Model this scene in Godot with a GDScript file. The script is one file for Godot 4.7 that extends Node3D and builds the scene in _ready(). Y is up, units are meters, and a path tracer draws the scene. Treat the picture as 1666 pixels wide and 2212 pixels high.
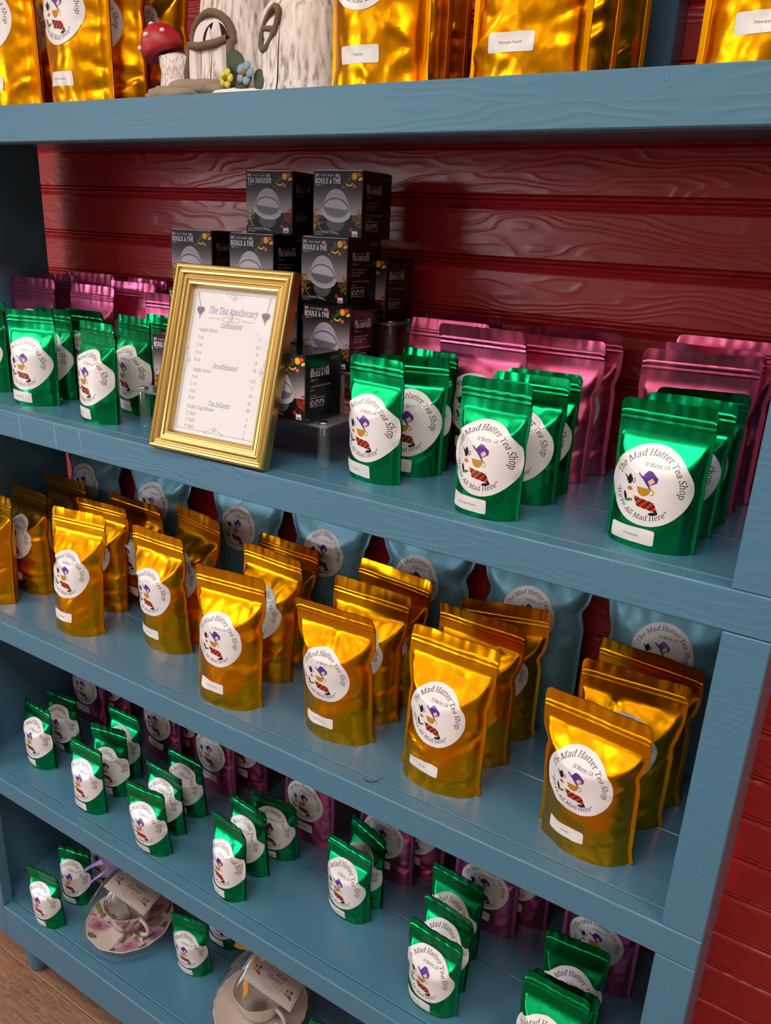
extends Node3D
# Shop shelf of tea pouches. y up, metres; the second visible shelf top is y = 0, the shelf fronts are at z = 0.

const SHELF := [0.0, 0.384, 0.0, -0.357, -0.691, -1.016]   # tops of shelves 1..5
const FLOOR_Y := -1.195
const CEIL_Y := 1.45
const WALL_Z := -0.30
const ROOM_L := -5.4
const ROOM_R := 2.6
const ROOM_F := 3.6

var used := {}
var rng := RandomNumberGenerator.new()
var M := {}
var tags := {}
var fonts := {}


func _ready() -> void:
	rng.seed = 7
	make_camera_and_light()
	make_materials()
	make_room()
	make_bookcase()
	make_riser()
	make_boxes()
	make_picture_frame()
	make_house()
	make_pouches()
	make_teacups()


func make_camera_and_light() -> void:
	var cam := Camera3D.new()
	cam.name = "camera"
	cam.fov = 65.672
	cam.near = 0.02
	cam.far = 60.0
	cam.basis = Basis(Vector3(0.847377, 0.044073, -0.529159), Vector3(-0.212970, 0.941092, -0.262660), Vector3(0.486411, 0.335267, 0.806846)).orthonormalized()
	cam.position = Vector3(0, 0.263945, 0.654659)
	add_child(cam)
	cam.current = true
	var env := Environment.new()
	var sky := Sky.new()
	var sm := ProceduralSkyMaterial.new()
	sm.sky_top_color = Color(0.78, 0.84, 0.92)
	sm.sky_horizon_color = Color(0.93, 0.94, 0.95)
	sm.ground_bottom_color = Color(0.35, 0.34, 0.33)
	sm.ground_horizon_color = Color(0.7, 0.72, 0.75)
	sm.sky_energy_multiplier = SKY_ENERGY
	sm.ground_energy_multiplier = SKY_ENERGY
	sky.sky_material = sm
	env.background_mode = Environment.BG_SKY
	env.sky = sky
	env.tonemap_mode = Environment.TONE_MAPPER_LINEAR
	env.tonemap_exposure = EXPOSURE
	env.sdfgi_enabled = true
	env.ssao_enabled = true
	env.ssil_enabled = true
	var we := WorldEnvironment.new()
	we.name = "world"
	we.environment = env
	add_child(we)
	for k in PANELS.size():
		ceiling_panel(PANELS[k], ["first", "second", "third", "first", "second", "third", "fourth"][k] + " white ceiling light panel from the left in the row " + ("nearest the bookcase" if k < 3 else "nearest the shop window"))


const SKY_ENERGY := 7.5
const EXPOSURE := 0.22
const PANEL_ENERGY := 8.0
# x, z, length along x, length along z
const PANELS := [Vector4(-2.3, 0.98, 1.2, 0.6), Vector4(-0.5, 0.98, 1.2, 0.6), Vector4(1.3, 0.98, 1.2, 0.6), Vector4(-4.1, 2.8, 1.2, 0.6), Vector4(-2.3, 2.8, 1.2, 0.6), Vector4(-0.5, 2.8, 1.2, 0.6), Vector4(1.3, 2.8, 1.2, 0.6)]


func ceiling_panel(q: Vector4, label: String) -> void:
	var t := thing("ceiling_light", label, "ceiling light", Vector3(q.x, CEIL_Y, q.y), 0.0, "ceiling light panels")
	var fm := std(Color(0.85, 0.85, 0.84), 0.5)
	for s in [-1, 1]:
		part("frame_rail", box_mesh(Vector3(q.z + 0.04, 0.02, 0.02), 0.002), fm, t, Vector3(0, -0.01, s * (q.w / 2 + 0.01)))
		part("frame_rail", box_mesh(Vector3(0.02, 0.02, q.w), 0.002), fm, t, Vector3(s * (q.z / 2 + 0.01), -0.01, 0))
	var gm := std(Color(0.95, 0.95, 0.93), 0.6)
	gm.emission_enabled = true
	gm.emission = Color(1.0, 0.96, 0.9)
	gm.emission_energy_multiplier = 1.2
	part("diffuser", box_mesh(Vector3(q.z, 0.006, q.w), 0.001), gm, t, Vector3(0, -0.006, 0))
	var l := AreaLight3D.new()
	l.name = "panel_light"
	l.area_size = Vector2(q.z, q.w)
	l.light_color = Color(1.0, 0.965, 0.93)
	l.light_energy = PANEL_ENERGY * (1.22 if q.y < 2.0 else 0.62)
	l.area_range = 14.0
	l.shadow_enabled = true
	l.position = Vector3(q.x, CEIL_Y - 0.024, q.y)
	l.rotation = Vector3(-PI / 2, 0, 0)
	add_child(l)


# ------------------------------------------------------------------ nodes
func numbered(called: String) -> String:
	var n: int = used.get(called, 0)
	used[called] = n + 1
	return called if n == 0 else "%s_%03d" % [called, n]


func thing(called: String, label: String, category: String, at := Vector3.ZERO, turn := 0.0, group := "") -> Node3D:
	var o := Node3D.new()
	o.name = numbered(called)
	add_child(o)
	o.position = at
	o.rotation.y = turn
	o.set_meta("label", label)
	o.set_meta("category", category)
	if group:
		o.set_meta("group", group)
	return o


func part(called: String, mesh: Mesh, mat: Material, parent: Node, at := Vector3.ZERO, label := "") -> MeshInstance3D:
	var o := MeshInstance3D.new()
	o.name = called
	o.mesh = mesh
	if mat:
		o.material_override = mat
	o.position = at
	parent.add_child(o, true)
	if label:
		o.set_meta("label", label)
	return o


func struct(called: String, mesh: Mesh, mat: Material, at := Vector3.ZERO) -> MeshInstance3D:
	var o := part(numbered(called), mesh, mat, self, at)
	o.set_meta("kind", "structure")
	return o


func std(c: Color, rough := 0.5, metal := 0.0) -> StandardMaterial3D:
	var m := StandardMaterial3D.new()
	m.albedo_color = c
	m.roughness = rough
	m.metallic = metal
	return m


# ------------------------------------------------------------------ meshes
func face(st: SurfaceTool, pts: Array, out: Vector3, uvs: Array = []) -> void:
	var n: Vector3 = (pts[1] - pts[0]).cross(pts[2] - pts[0])
	if n.length() < 1e-12 and pts.size() > 3:
		n = (pts[2] - pts[0]).cross(pts[3] - pts[0])
	n = n.normalized()
	var p := pts.duplicate()
	var w := uvs.duplicate()
	if n.dot(out) < 0.0:
		n = -n
	else:
		p.reverse()
		w.reverse()
	var an := n.abs()
	for k in range(1, p.size() - 1):
		for i in [0, k, k + 1]:
			st.set_normal(n)
			var q: Vector3 = p[i]
			if w.size():
				st.set_uv(w[i])
			elif an.y >= an.x and an.y >= an.z:
				st.set_uv(Vector2(q.x, q.z))
			elif an.z >= an.x:
				st.set_uv(Vector2(q.x, -q.y))
			else:
				st.set_uv(Vector2(q.z, -q.y))
			st.add_vertex(q)


func new_st() -> SurfaceTool:
	var st := SurfaceTool.new()
	st.begin(Mesh.PRIMITIVE_TRIANGLES)
	return st


func add_box(st: SurfaceTool, c: Vector3, s: Vector3, b := 0.0) -> void:
	var h := s / 2.0
	var ax := [Vector3.RIGHT, Vector3.UP, Vector3.BACK]
	for a in 3:
		var u := (a + 1) % 3
		var v := (a + 2) % 3
		for d in [-1.0, 1.0]:
			var n: Vector3 = ax[a] * d
			var q := []
			for k in [[-1, -1], [1, -1], [1, 1], [-1, 1]]:
				q.append(c + n * h[a] + ax[u] * (k[0] * (h[u] - b)) + ax[v] * (k[1] * (h[v] - b)))
			face(st, q, n)
			if b > 0.0:
				for e in [-1.0, 1.0]:
					var n2: Vector3 = ax[u] * e
					var p1: Vector3 = c + n * h[a] + n2 * (h[u] - b)
					var p2: Vector3 = c + n * (h[a] - b) + n2 * h[u]
					var w: Vector3 = ax[v] * (h[v] - b)
					face(st, [p1 - w, p1 + w, p2 + w, p2 - w], n + n2)
	if b > 0.0:
		for i in [-1.0, 1.0]:
			for j in [-1.0, 1.0]:
				for k in [-1.0, 1.0]:
					var o := Vector3(i, j, k)
					face(st, [c + o * Vector3(h.x, h.y - b, h.z - b), c + o * Vector3(h.x - b, h.y, h.z - b), c + o * Vector3(h.x - b, h.y - b, h.z)], o)


func box_mesh(s: Vector3, b := 0.0) -> ArrayMesh:
	var st := new_st()
	add_box(st, Vector3.ZERO, s, b)
	return st.commit()


# smooth grid: P holds (nu + 1) * (nv + 1) points, u fastest; front is along du x dv (or against it)
func grid_arrays(P: PackedVector3Array, nu: int, nv: int, UV: PackedVector2Array, flip := false) -> Array:
	var N := PackedVector3Array()
	N.resize(P.size())
	var w := nu + 1
	for j in nv + 1:
		var j0 := maxi(j - 1, 0)
		var j1 := mini(j + 1, nv)
		for i in w:
			var i0 := maxi(i - 1, 0)
			var i1 := mini(i + 1, nu)
			var n := (P[j * w + i1] - P[j * w + i0]).cross(P[j1 * w + i] - P[j0 * w + i]).normalized()
			N[j * w + i] = -n if flip else n
	var I := PackedInt32Array()
	I.resize(nu * nv * 6)
	var k := 0
	for j in nv:
		for i in nu:
			var a := j * w + i
			var b := a + 1
			var c := a + w + 1
			var d := a + w
			if flip:
				I[k] = a; I[k + 1] = b; I[k + 2] = c; I[k + 3] = a; I[k + 4] = c; I[k + 5] = d
			else:
				I[k] = a; I[k + 1] = c; I[k + 2] = b; I[k + 3] = a; I[k + 4] = d; I[k + 5] = c
			k += 6
	var arr := []
	arr.resize(Mesh.ARRAY_MAX)
	arr[Mesh.ARRAY_VERTEX] = P
	arr[Mesh.ARRAY_NORMAL] = N
	arr[Mesh.ARRAY_TEX_UV] = UV
	arr[Mesh.ARRAY_INDEX] = I
	return arr


func join_arrays(list: Array) -> ArrayMesh:
	var V := PackedVector3Array()
	var N := PackedVector3Array()
	var U := PackedVector2Array()
	var I := PackedInt32Array()
	for a in list:
		var off := V.size()
		V.append_array(a[Mesh.ARRAY_VERTEX])
		N.append_array(a[Mesh.ARRAY_NORMAL])
		U.append_array(a[Mesh.ARRAY_TEX_UV])
		for i in (a[Mesh.ARRAY_INDEX] as PackedInt32Array):
			I.append(i + off)
	var arr := []
	arr.resize(Mesh.ARRAY_MAX)
	arr[Mesh.ARRAY_VERTEX] = V
	arr[Mesh.ARRAY_NORMAL] = N
	arr[Mesh.ARRAY_TEX_UV] = U
	arr[Mesh.ARRAY_INDEX] = I
	var m := ArrayMesh.new()
	m.add_surface_from_arrays(Mesh.PRIMITIVE_TRIANGLES, arr)
	return m


func lathe_arrays(prof: Array, seg: int, bump = null) -> Array:
	# prof: Vector2(r, y) from bottom to top; outside faces out
	var P := PackedVector3Array()
	var UV := PackedVector2Array()
	var nv := prof.size() - 1
	for j in nv + 1:
		for i in seg + 1:
			var a := TAU * i / seg
			var r: float = prof[j].x
			if bump != null:
				r *= bump.call(a, float(j) / nv)
			P.append(Vector3(sin(a) * r, prof[j].y, cos(a) * r))
			UV.append(Vector2(float(i) / seg, 1.0 - float(j) / nv))
	var g := grid_arrays(P, seg, nv, UV)
	var N: PackedVector3Array = g[Mesh.ARRAY_NORMAL]
	for j in nv + 1:   # close the seam
		var n := (N[j * (seg + 1)] + N[j * (seg + 1) + seg]).normalized()
		N[j * (seg + 1)] = n
		N[j * (seg + 1) + seg] = n
	g[Mesh.ARRAY_NORMAL] = N
	return g


func lathe(prof: Array, seg := 32, bump = null) -> ArrayMesh:
	return join_arrays([lathe_arrays(prof, seg, bump)])


func tube_arrays(path: Array, rad, seg := 8) -> Array:
	var P := PackedVector3Array()
	var UV := PackedVector2Array()
	var n := path.size()
	var ref := Vector3(0.31, 0.87, 0.22).normalized()
	for j in n:
		var t: Vector3 = (path[mini(j + 1, n - 1)] - path[maxi(j - 1, 0)]).normalized()
		var a := ref.cross(t).normalized()
		var b := t.cross(a).normalized()
		var r: float = rad[j] if rad is Array else rad
		for i in seg + 1:
			var q := TAU * i / seg
			P.append(path[j] + (a * cos(q) + b * sin(q)) * r)
			UV.append(Vector2(float(i) / seg, float(j) / n))
	return grid_arrays(P, seg, n - 1, UV)


func tube(path: Array, rad, seg := 8) -> ArrayMesh:
	return join_arrays([tube_arrays(path, rad, seg)])


func ball_arrays(c: Vector3, r: Vector3, seg := 16, rings := 10, lump := 0.0, sd := 0) -> Array:
	var P := PackedVector3Array()
	var UV := PackedVector2Array()
	var nz := FastNoiseLite.new()
	nz.seed = sd
	nz.frequency = 1.3
	for j in rings + 1:
		var th := PI * j / rings
		for i in seg + 1:
			var a := TAU * i / seg
			var d := Vector3(sin(a) * sin(th), -cos(th), cos(a) * sin(th))
			var k := 1.0 + lump * nz.get_noise_3dv(d)
			P.append(c + d * r * k)
			UV.append(Vector2(float(i) / seg, 1.0 - float(j) / rings))
	return grid_arrays(P, seg, rings, UV)


func ball(r: Vector3, seg := 16, rings := 10, lump := 0.0, sd := 0) -> ArrayMesh:
	return join_arrays([ball_arrays(Vector3.ZERO, r, seg, rings, lump, sd)])


# a flat or bent ribbon along a path, with width vectors
func ribbon(path: Array, wide: Array) -> ArrayMesh:
	var P := PackedVector3Array()
	var UV := PackedVector2Array()
	for j in path.size():
		for i in 3:
			P.append(path[j] + wide[j] * (i - 1.0) * 0.5)
			UV.append(Vector2(i / 2.0, float(j) / path.size()))
	return join_arrays([grid_arrays(P, 2, path.size() - 1, UV)])


# ------------------------------------------------------------------ painting flat print: lettering, emblems, grain
class Canvas:
	var im: Image
	var w: int
	var h: int

	func _init(ww: int, hh: int, c: Color) -> void:
		w = ww
		h = hh
		im = Image.create(w, h, false, Image.FORMAT_RGB8)
		im.fill(c)

	func tri(a: Vector2, b: Vector2, c: Vector2, col: Color) -> void:
		var y0 := maxi(int(ceil(minf(a.y, minf(b.y, c.y)) - 0.5)), 0)
		var y1 := mini(int(floor(maxf(a.y, maxf(b.y, c.y)) - 0.5)), h - 1)
		for y in range(y0, y1 + 1):
			var yy := y + 0.5
			var lo := 1e9
			var hi := -1e9
			for e in 3:
				var p := a
				var q := b
				if e == 1:
					p = b
					q = c
				elif e == 2:
					p = c
					q = a
				if (p.y <= yy) != (q.y <= yy):
					var x := p.x + (q.x - p.x) * (yy - p.y) / (q.y - p.y)
					lo = minf(lo, x)
					hi = maxf(hi, x)
			var x0 := maxi(int(ceil(lo - 0.5)), 0)
			var x1 := mini(int(floor(hi - 0.5)), w - 1)
			if x1 >= x0:
				im.fill_rect(Rect2i(x0, y, x1 - x0 + 1, 1), col)

	func poly(pts: PackedVector2Array, col: Color) -> void:
		var t := Geometry2D.triangulate_polygon(pts)
		for k in range(0, t.size(), 3):
			tri(pts[t[k]], pts[t[k + 1]], pts[t[k + 2]], col)

	func oval(c: Vector2, r: Vector2, col: Color, turn := 0.0, from := 0.0, to := TAU) -> void:
		var n := 28
		for i in n:
			var a := from + (to - from) * i / n
			var b := from + (to - from) * (i + 1) / n
			tri(c, c + Vector2(cos(a) * r.x, sin(a) * r.y).rotated(turn), c + Vector2(cos(b) * r.x, sin(b) * r.y).rotated(turn), col)

	func line(pts: Array, width: float, col: Color) -> void:
		for i in pts.size() - 1:
			var d: Vector2 = (pts[i + 1] - pts[i])
			if d.length() < 0.01:
				continue
			var n := d.normalized().orthogonal() * width * 0.5
			tri(pts[i] + n, pts[i] - n, pts[i + 1] - n, col)
			tri(pts[i] + n, pts[i + 1] - n, pts[i + 1] + n, col)
			if width > 2.5:
				oval(pts[i + 1], Vector2(width, width) * 0.5, col)

	func arc(c: Vector2, r: Vector2, from: float, to: float, width: float, col: Color, turn := 0.0) -> void:
		var pts := []
		for i in 25:
			var a := from + (to - from) * i / 24.0
			pts.append(c + Vector2(cos(a) * r.x, sin(a) * r.y).rotated(turn))
		line(pts, width, col)

	func done() -> ImageTexture:
		im.resize(w / 2, h / 2, Image.INTERPOLATE_LANCZOS)
		im.generate_mipmaps()
		return ImageTexture.create_from_image(im)


func glyphs(text: String, font: String) -> Dictionary:
	if not fonts.has(font):
		var f := SystemFont.new()
		f.font_names = PackedStringArray([font.trim_suffix(" Bold")])
		if font.ends_with(" Bold"):
			f.font_weight = 700
		fonts[font] = f
	var t := TextMesh.new()
	t.font = fonts[font]
	t.text = text
	t.font_size = 64
	t.pixel_size = 1.0 / 64.0
	t.depth = 0.0
	t.curve_step = 3.0
	t.horizontal_alignment = HORIZONTAL_ALIGNMENT_LEFT
	t.vertical_alignment = VERTICAL_ALIGNMENT_BOTTOM
	var a := t.get_mesh_arrays()
	var v: PackedVector3Array = a[Mesh.ARRAY_VERTEX]
	var low: float = (fonts[font] as Font).get_descent(64) / 64.0
	for k in v.size():   # put the baseline at zero
		v[k].y -= low
	var idx := PackedInt32Array()
	if a[Mesh.ARRAY_INDEX] != null:
		idx = a[Mesh.ARRAY_INDEX]
	else:
		for i in v.size():
			idx.append(i)
	var lo := 1e9
	var hi := -1e9
	for q in v:
		lo = minf(lo, q.x)
		hi = maxf(hi, q.x)
	return {"v": v, "i": idx, "lo": lo, "w": hi - lo}


# straight text: at = left end of the line (or its middle), y grows down
func write(c: Canvas, text: String, at: Vector2, size: float, col: Color, font := "Droid Sans", slant := 0.0, squeeze := 1.0, middle := false, fit := 0.0) -> void:
	var g := glyphs(text, font)
	var sx := size * squeeze
	if fit > 0.0:
		sx = fit / g.w
	var x0: float = at.x - (g.w * sx * 0.5 if middle else 0.0)
	var v: PackedVector3Array = g.v
	var i: PackedInt32Array = g.i
	var P := PackedVector2Array()
	for q in v:
		P.append(Vector2(x0 + (q.x - g.lo) * sx + q.y * size * slant, at.y - q.y * size))
	for k in range(0, i.size(), 3):
		c.tri(P[i[k]], P[i[k + 1]], P[i[k + 2]], col)


# text on a circle; angles in degrees, counted clockwise from straight up; inside = reads along the bottom
func write_arc(c: Canvas, text: String, mid: Vector2, r: float, size: float, a0: float, a1: float, col: Color, font: String, slant: float, inside := false) -> void:
	var g := glyphs(text, font)
	var v: PackedVector3Array = g.v
	var i: PackedInt32Array = g.i
	var P := PackedVector2Array()
	for q in v:
		var rel: float = (q.x - g.lo + q.y * slant) / g.w
		var a := deg_to_rad(lerpf(a0, a1, rel))
		var rr := r - q.y * size if inside else r + q.y * size
		P.append(mid + Vector2(sin(a), -cos(a)) * rr)
	for k in range(0, i.size(), 3):
		c.tri(P[i[k]], P[i[k + 1]], P[i[k + 2]], col)


# a plain still life of tea things: top hat, teapot, cup, chequered cloth, leaves
func still_life(c: Canvas, m: Vector2, s: float) -> void:
	var purple := Color(0.36, 0.16, 0.55)
	var ochre := Color(0.72, 0.52, 0.1)
	var black := Color(0.09, 0.08, 0.09)
	var f := func(x: float, y: float) -> Vector2: return m + Vector2(x, -y) * s
	# top hat lying tilted
	c.poly(PackedVector2Array([f.call(-0.13, 0.25), f.call(0.0, 0.43), f.call(0.1, 0.42), f.call(0.27, 0.28), f.call(0.26, 0.17), f.call(0.08, 0.06)]), purple)
	c.poly(PackedVector2Array([f.call(0.03, 0.17), f.call(0.13, 0.27), f.call(0.21, 0.19), f.call(0.09, 0.08)]), Color(0.83, 0.78, 0.6))
	c.line([f.call(-0.22, 0.34), f.call(-0.06, 0.2), f.call(0.1, 0.01)], 0.045 * s, purple)
	# small black teapot
	c.oval(f.call(-0.43, 0.12), Vector2(0.085, 0.09) * s, black)
	c.oval(f.call(-0.43, 0.215), Vector2(0.05, 0.022) * s, black)
	c.oval(f.call(-0.43, 0.25), Vector2(0.016, 0.02) * s, black)
	c.line([f.call(-0.49, 0.1), f.call(-0.54, 0.17), f.call(-0.57, 0.2)], 0.035 * s, black)
	c.arc(f.call(-0.335, 0.12), Vector2(0.045, 0.06) * s, -PI / 2, PI / 2, 0.02 * s, black)
	c.oval(f.call(-0.43, 0.02), Vector2(0.05, 0.016) * s, black)
	# terracotta sugar bowl
	c.oval(f.call(-0.4, -0.1), Vector2(0.085, 0.055) * s, Color(0.78, 0.42, 0.26), 0.0, 0.0, PI)
	c.oval(f.call(-0.4, -0.095), Vector2(0.06, 0.05) * s, Color(0.78, 0.42, 0.26))
	# ochre cup
	c.oval(f.call(-0.04, -0.02), Vector2(0.17, 0.2) * s, ochre, 0.0, 0.0, PI)
	c.line([f.call(-0.23, -0.02), f.call(0.15, -0.02)], 0.03 * s, ochre)
	c.arc(f.call(0.14, -0.1), Vector2(0.07, 0.06) * s, -PI / 2, PI / 2, 0.026 * s, ochre)
	# chequered cloth
	for j in 4:
		for i in 7:
			var x := -0.28 + i * 0.075 + j * 0.03
			var y := -0.25 - j * 0.062 - i * 0.012
			var q := PackedVector2Array([f.call(x, y), f.call(x + 0.075, y - 0.012), f.call(x + 0.105, y - 0.074), f.call(x + 0.03, y - 0.062)])
			c.poly(q, Color(0.8, 0.25, 0.12) if (i + j) % 2 == 0 else Color(0.14, 0.05, 0.05))
	# dark tea leaves
	for q in [[-0.5, -0.32, 1.2], [0.26, -0.62, -0.25], [-0.4, -0.4, -0.3]]:
		c.oval(f.call(q[0], q[1]), Vector2(0.12, 0.04) * s, black if q[2] != -0.3 else Color(0.3, 0.5, 0.16), q[2])


func emblem_texture() -> ImageTexture:
	var n := 1280
	var c := Canvas.new(n, n, Color(0.90, 0.885, 0.885))
	var m := Vector2(n, n) / 2.0
	var s := n / 2.0
	var ink := Color(0.24, 0.15, 0.24)
	for k in 2:   # a slightly heavier pen
		var o := Vector2(k * 1.4 - 0.7, 0)
		write_arc(c, "The Mad Hatter Tea Shop", m + o, s * 0.74, s * 0.195, -78.0, 101.0, ink, "Droid Serif", 0.24)
		write(c, "St Marys, GA", m + Vector2(-0.17, -0.49) * s + o, s * 0.125, Color(0.2, 0.2, 0.22), "Droid Serif", 0.2, 0.9, false, 0.6 * s)
		write_arc(c, "“We’re All Mad Here”", m + o, s * 0.85, s * 0.185, -100.0, -223.0, ink, "Droid Serif", 0.24, true)
	still_life(c, m + Vector2(-0.03, 0.02) * s, s)
	return c.done()


func tag_texture(text: String) -> ImageTexture:
	var c := Canvas.new(512, 208, Color(0.90, 0.88, 0.87))
	var g := glyphs(text, "Droid Sans")
	var size := 40.0
	write(c, text, Vector2(250, 120), size, Color(0.12, 0.12, 0.13), "Droid Sans", 0.0, minf(1.0, 420.0 / (g.w * size)), true)
	return c.done()


func flag(c: Canvas, at: Vector2, s: Vector2) -> void:
	var red := Color(0.78, 0.2, 0.3)
	var white := Color(0.9, 0.8, 0.84)
	c.im.fill_rect(Rect2i(at, s), Color(0.33, 0.26, 0.5))
	for k in [[white, 0.17], [red, 0.07]]:
		c.line([at + s * 0.04, at + s * 0.96], s.y * k[1], k[0])
		c.line([at + Vector2(s.x * 0.96, s.y * 0.04), at + Vector2(s.x * 0.04, s.y * 0.96)], s.y * k[1], k[0])
	for k in [[white, 0.3], [red, 0.16]]:
		c.im.fill_rect(Rect2i(at + Vector2(0, s.y * (0.5 - k[1] / 2)), Vector2(s.x, s.y * k[1])), k[0])
		c.im.fill_rect(Rect2i(at + Vector2(s.x * 0.5 - s.y * k[1] / 2, 0), Vector2(s.y * k[1], s.y)), k[0])


func carton_front(french: bool) -> ImageTexture:
	var w := 760
	var h := 800
	var c := Canvas.new(w, h, Color(0.1, 0.09, 0.1))
	for y in 560:   # printed studio backdrop
		var t := smoothstep(0.12, 1.0, y / 560.0)
		c.im.fill_rect(Rect2i(0, y, w, 1), Color(0.12, 0.11, 0.12).lerp(Color(0.72, 0.67, 0.7), t))
	var r := RandomNumberGenerator.new()
	r.seed = 5 if french else 9
	c.poly(PackedVector2Array([Vector2(0, 540), Vector2(w, 520), Vector2(w, h), Vector2(0, h)]), Color(0.09, 0.085, 0.09))
	# dried fruit and spices, printed
	var herbs := [Color(0.8, 0.5, 0.1), Color(0.62, 0.4, 0.12), Color(0.4, 0.25, 0.1), Color(0.85, 0.62, 0.2), Color(0.3, 0.2, 0.1)] if french else [Color(0.75, 0.7, 0.55), Color(0.55, 0.5, 0.36), Color(0.35, 0.34, 0.25), Color(0.85, 0.8, 0.66), Color(0.3, 0.28, 0.2)]
	for k in 120:
		var p := Vector2(absf(r.randfn(0, 55.0)), 590 + r.randfn(0, 55.0))
		c.oval(p, Vector2(r.randf_range(6, 19), r.randf_range(4, 9)), herbs[r.randi() % 5], r.randf() * TAU)
	var right := [Color(0.3, 0.24, 0.12), Color(0.5, 0.36, 0.15), Color(0.2, 0.15, 0.09), Color(0.62, 0.46, 0.22)] if french else [Color(0.55, 0.14, 0.08), Color(0.4, 0.1, 0.06), Color(0.7, 0.3, 0.1), Color(0.25, 0.08, 0.05)]
	for k in 150:
		var p := Vector2(w - absf(r.randfn(0, 60.0)), 580 + r.randfn(0, 48.0))
		c.oval(p, Vector2(r.randf_range(5, 18), r.randf_range(3, 8)), right[r.randi() % 4], r.randf() * TAU)
	c.oval(Vector2(640, 60), Vector2(46, 44), Color(0.86, 0.6, 0.12))
	c.oval(Vector2(640, 60), Vector2(30, 28), Color(0.92, 0.7, 0.24))
	c.oval(Vector2(705, 38), Vector2(34, 26), Color(0.85, 0.25, 0.2))
	c.oval(Vector2(735, 90), Vector2(40, 20), Color(0.88, 0.72, 0.15), -0.3)
	c.oval(Vector2(560, 95), Vector2(60, 20), Color(0.27, 0.33, 0.16), -0.7)
	c.oval(Vector2(492, 130), Vector2(46, 16), Color(0.2, 0.24, 0.12), 1.2)
	c.arc(Vector2(560, 130), Vector2(52, 40), 0.3, 2.6, 20, Color(0.88, 0.76, 0.2))
	c.oval(Vector2(640, 175), Vector2(28, 22), Color(0.86, 0.36, 0.3))
	c.oval(Vector2(470, 190), Vector2(20, 20), Color(0.55, 0.36, 0.2))
	c.oval(Vector2(520, 230), Vector2(24, 14), Color(0.45, 0.33, 0.14), 0.4)
	c.oval(Vector2(560, 50), Vector2(12, 12), Color(0.7, 0.25, 0.22))
	# infuser ball, printed: dome, mesh half, rings, clasp, lower bowl, chain
	var steel := Color(0.66, 0.64, 0.7)
	c.oval(Vector2(360, 600), Vector2(150, 130), Color(0.36, 0.37, 0.38), 0.0, 0.0, PI)
	c.oval(Vector2(360, 480), Vector2(232, 130), Color(0.78, 0.76, 0.82), 0.12)
	c.oval(Vector2(360, 470), Vector2(206, 260), Color(0.7, 0.68, 0.75), 0.0, PI, TAU)
	c.oval(Vector2(360, 452), Vector2(196, 112), Color(0.58, 0.57, 0.63), 0.1)
	c.oval(Vector2(360, 448), Vector2(188, 104), Color(0.5, 0.49, 0.55), 0.1, 0.0, PI)
	c.oval(Vector2(360, 450), Vector2(186, 106), Color(0.8, 0.78, 0.84), 0.1, PI, TAU)
	c.arc(Vector2(360, 460), Vector2(200, 136), PI * 1.02, PI * 1.98, 17, Color(0.44, 0.43, 0.48), 0.1)
	c.arc(Vector2(360, 452), Vector2(204, 150), PI * 1.04, PI * 1.96, 7, Color(0.86, 0.85, 0.9), 0.1)
	c.arc(Vector2(360, 490), Vector2(226, 122), 0.05, PI - 0.05, 9, Color(0.87, 0.86, 0.92), 0.12)
	c.oval(Vector2(590, 470), Vector2(24, 34), steel, -0.5)
	c.oval(Vector2(136, 440), Vector2(20, 34), steel, 0.3)
	c.line([Vector2(80, 600), Vector2(95, 680), Vector2(140, 735), Vector2(240, 735), Vector2(280, 722), Vector2(360, 752), Vector2(420, 768)], 7, Color(0.74, 0.72, 0.72))
	var ink := Color(0.93, 0.91, 0.92)
	flag(c, Vector2(22, 26), Vector2(66, 42))
	flag(c, Vector2(342, 30), Vector2(66, 42))
	write(c, "Tout le Monde" if french else "Tea For a Crowd", Vector2(112, 62), 40, ink, "Droid Serif", 0.0, 0.8, false, 205)
	write(c, "BOULE à THÉ" if french else "TEA INFUSER", Vector2(26, 148), 92, ink, "Droid Sans Bold", 0.0, 0.62, false, 400)
	write(c, "75mm - 3\"", Vector2(30, 178), 34, ink, "Droid Sans", 0.0, 0.8, false, 130)
	write(c, "Un Thé de Qualité est Meilleur", Vector2(22, 758), 30, ink, "Droid Serif", 0.0, 0.8, false, 380)
	write(c, "Tea At Its Best", Vector2(22, 786), 24, ink, "Droid Sans", 0.0, 0.8, false, 130)
	c.oval(Vector2(604, 704), Vector2(28, 28), Color(0.75, 0.13, 0.16))
	c.im.fill_rect(Rect2i(622, 718, 86, 66), Color(0.92, 0.9, 0.9))
	c.line([Vector2(636, 770), Vector2(694, 770)], 8, Color(0.15, 0.14, 0.14))
	c.arc(Vector2(665, 752), Vector2(24, 14), 0, PI, 8, Color(0.15, 0.14, 0.14))
	return c.done()


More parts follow.
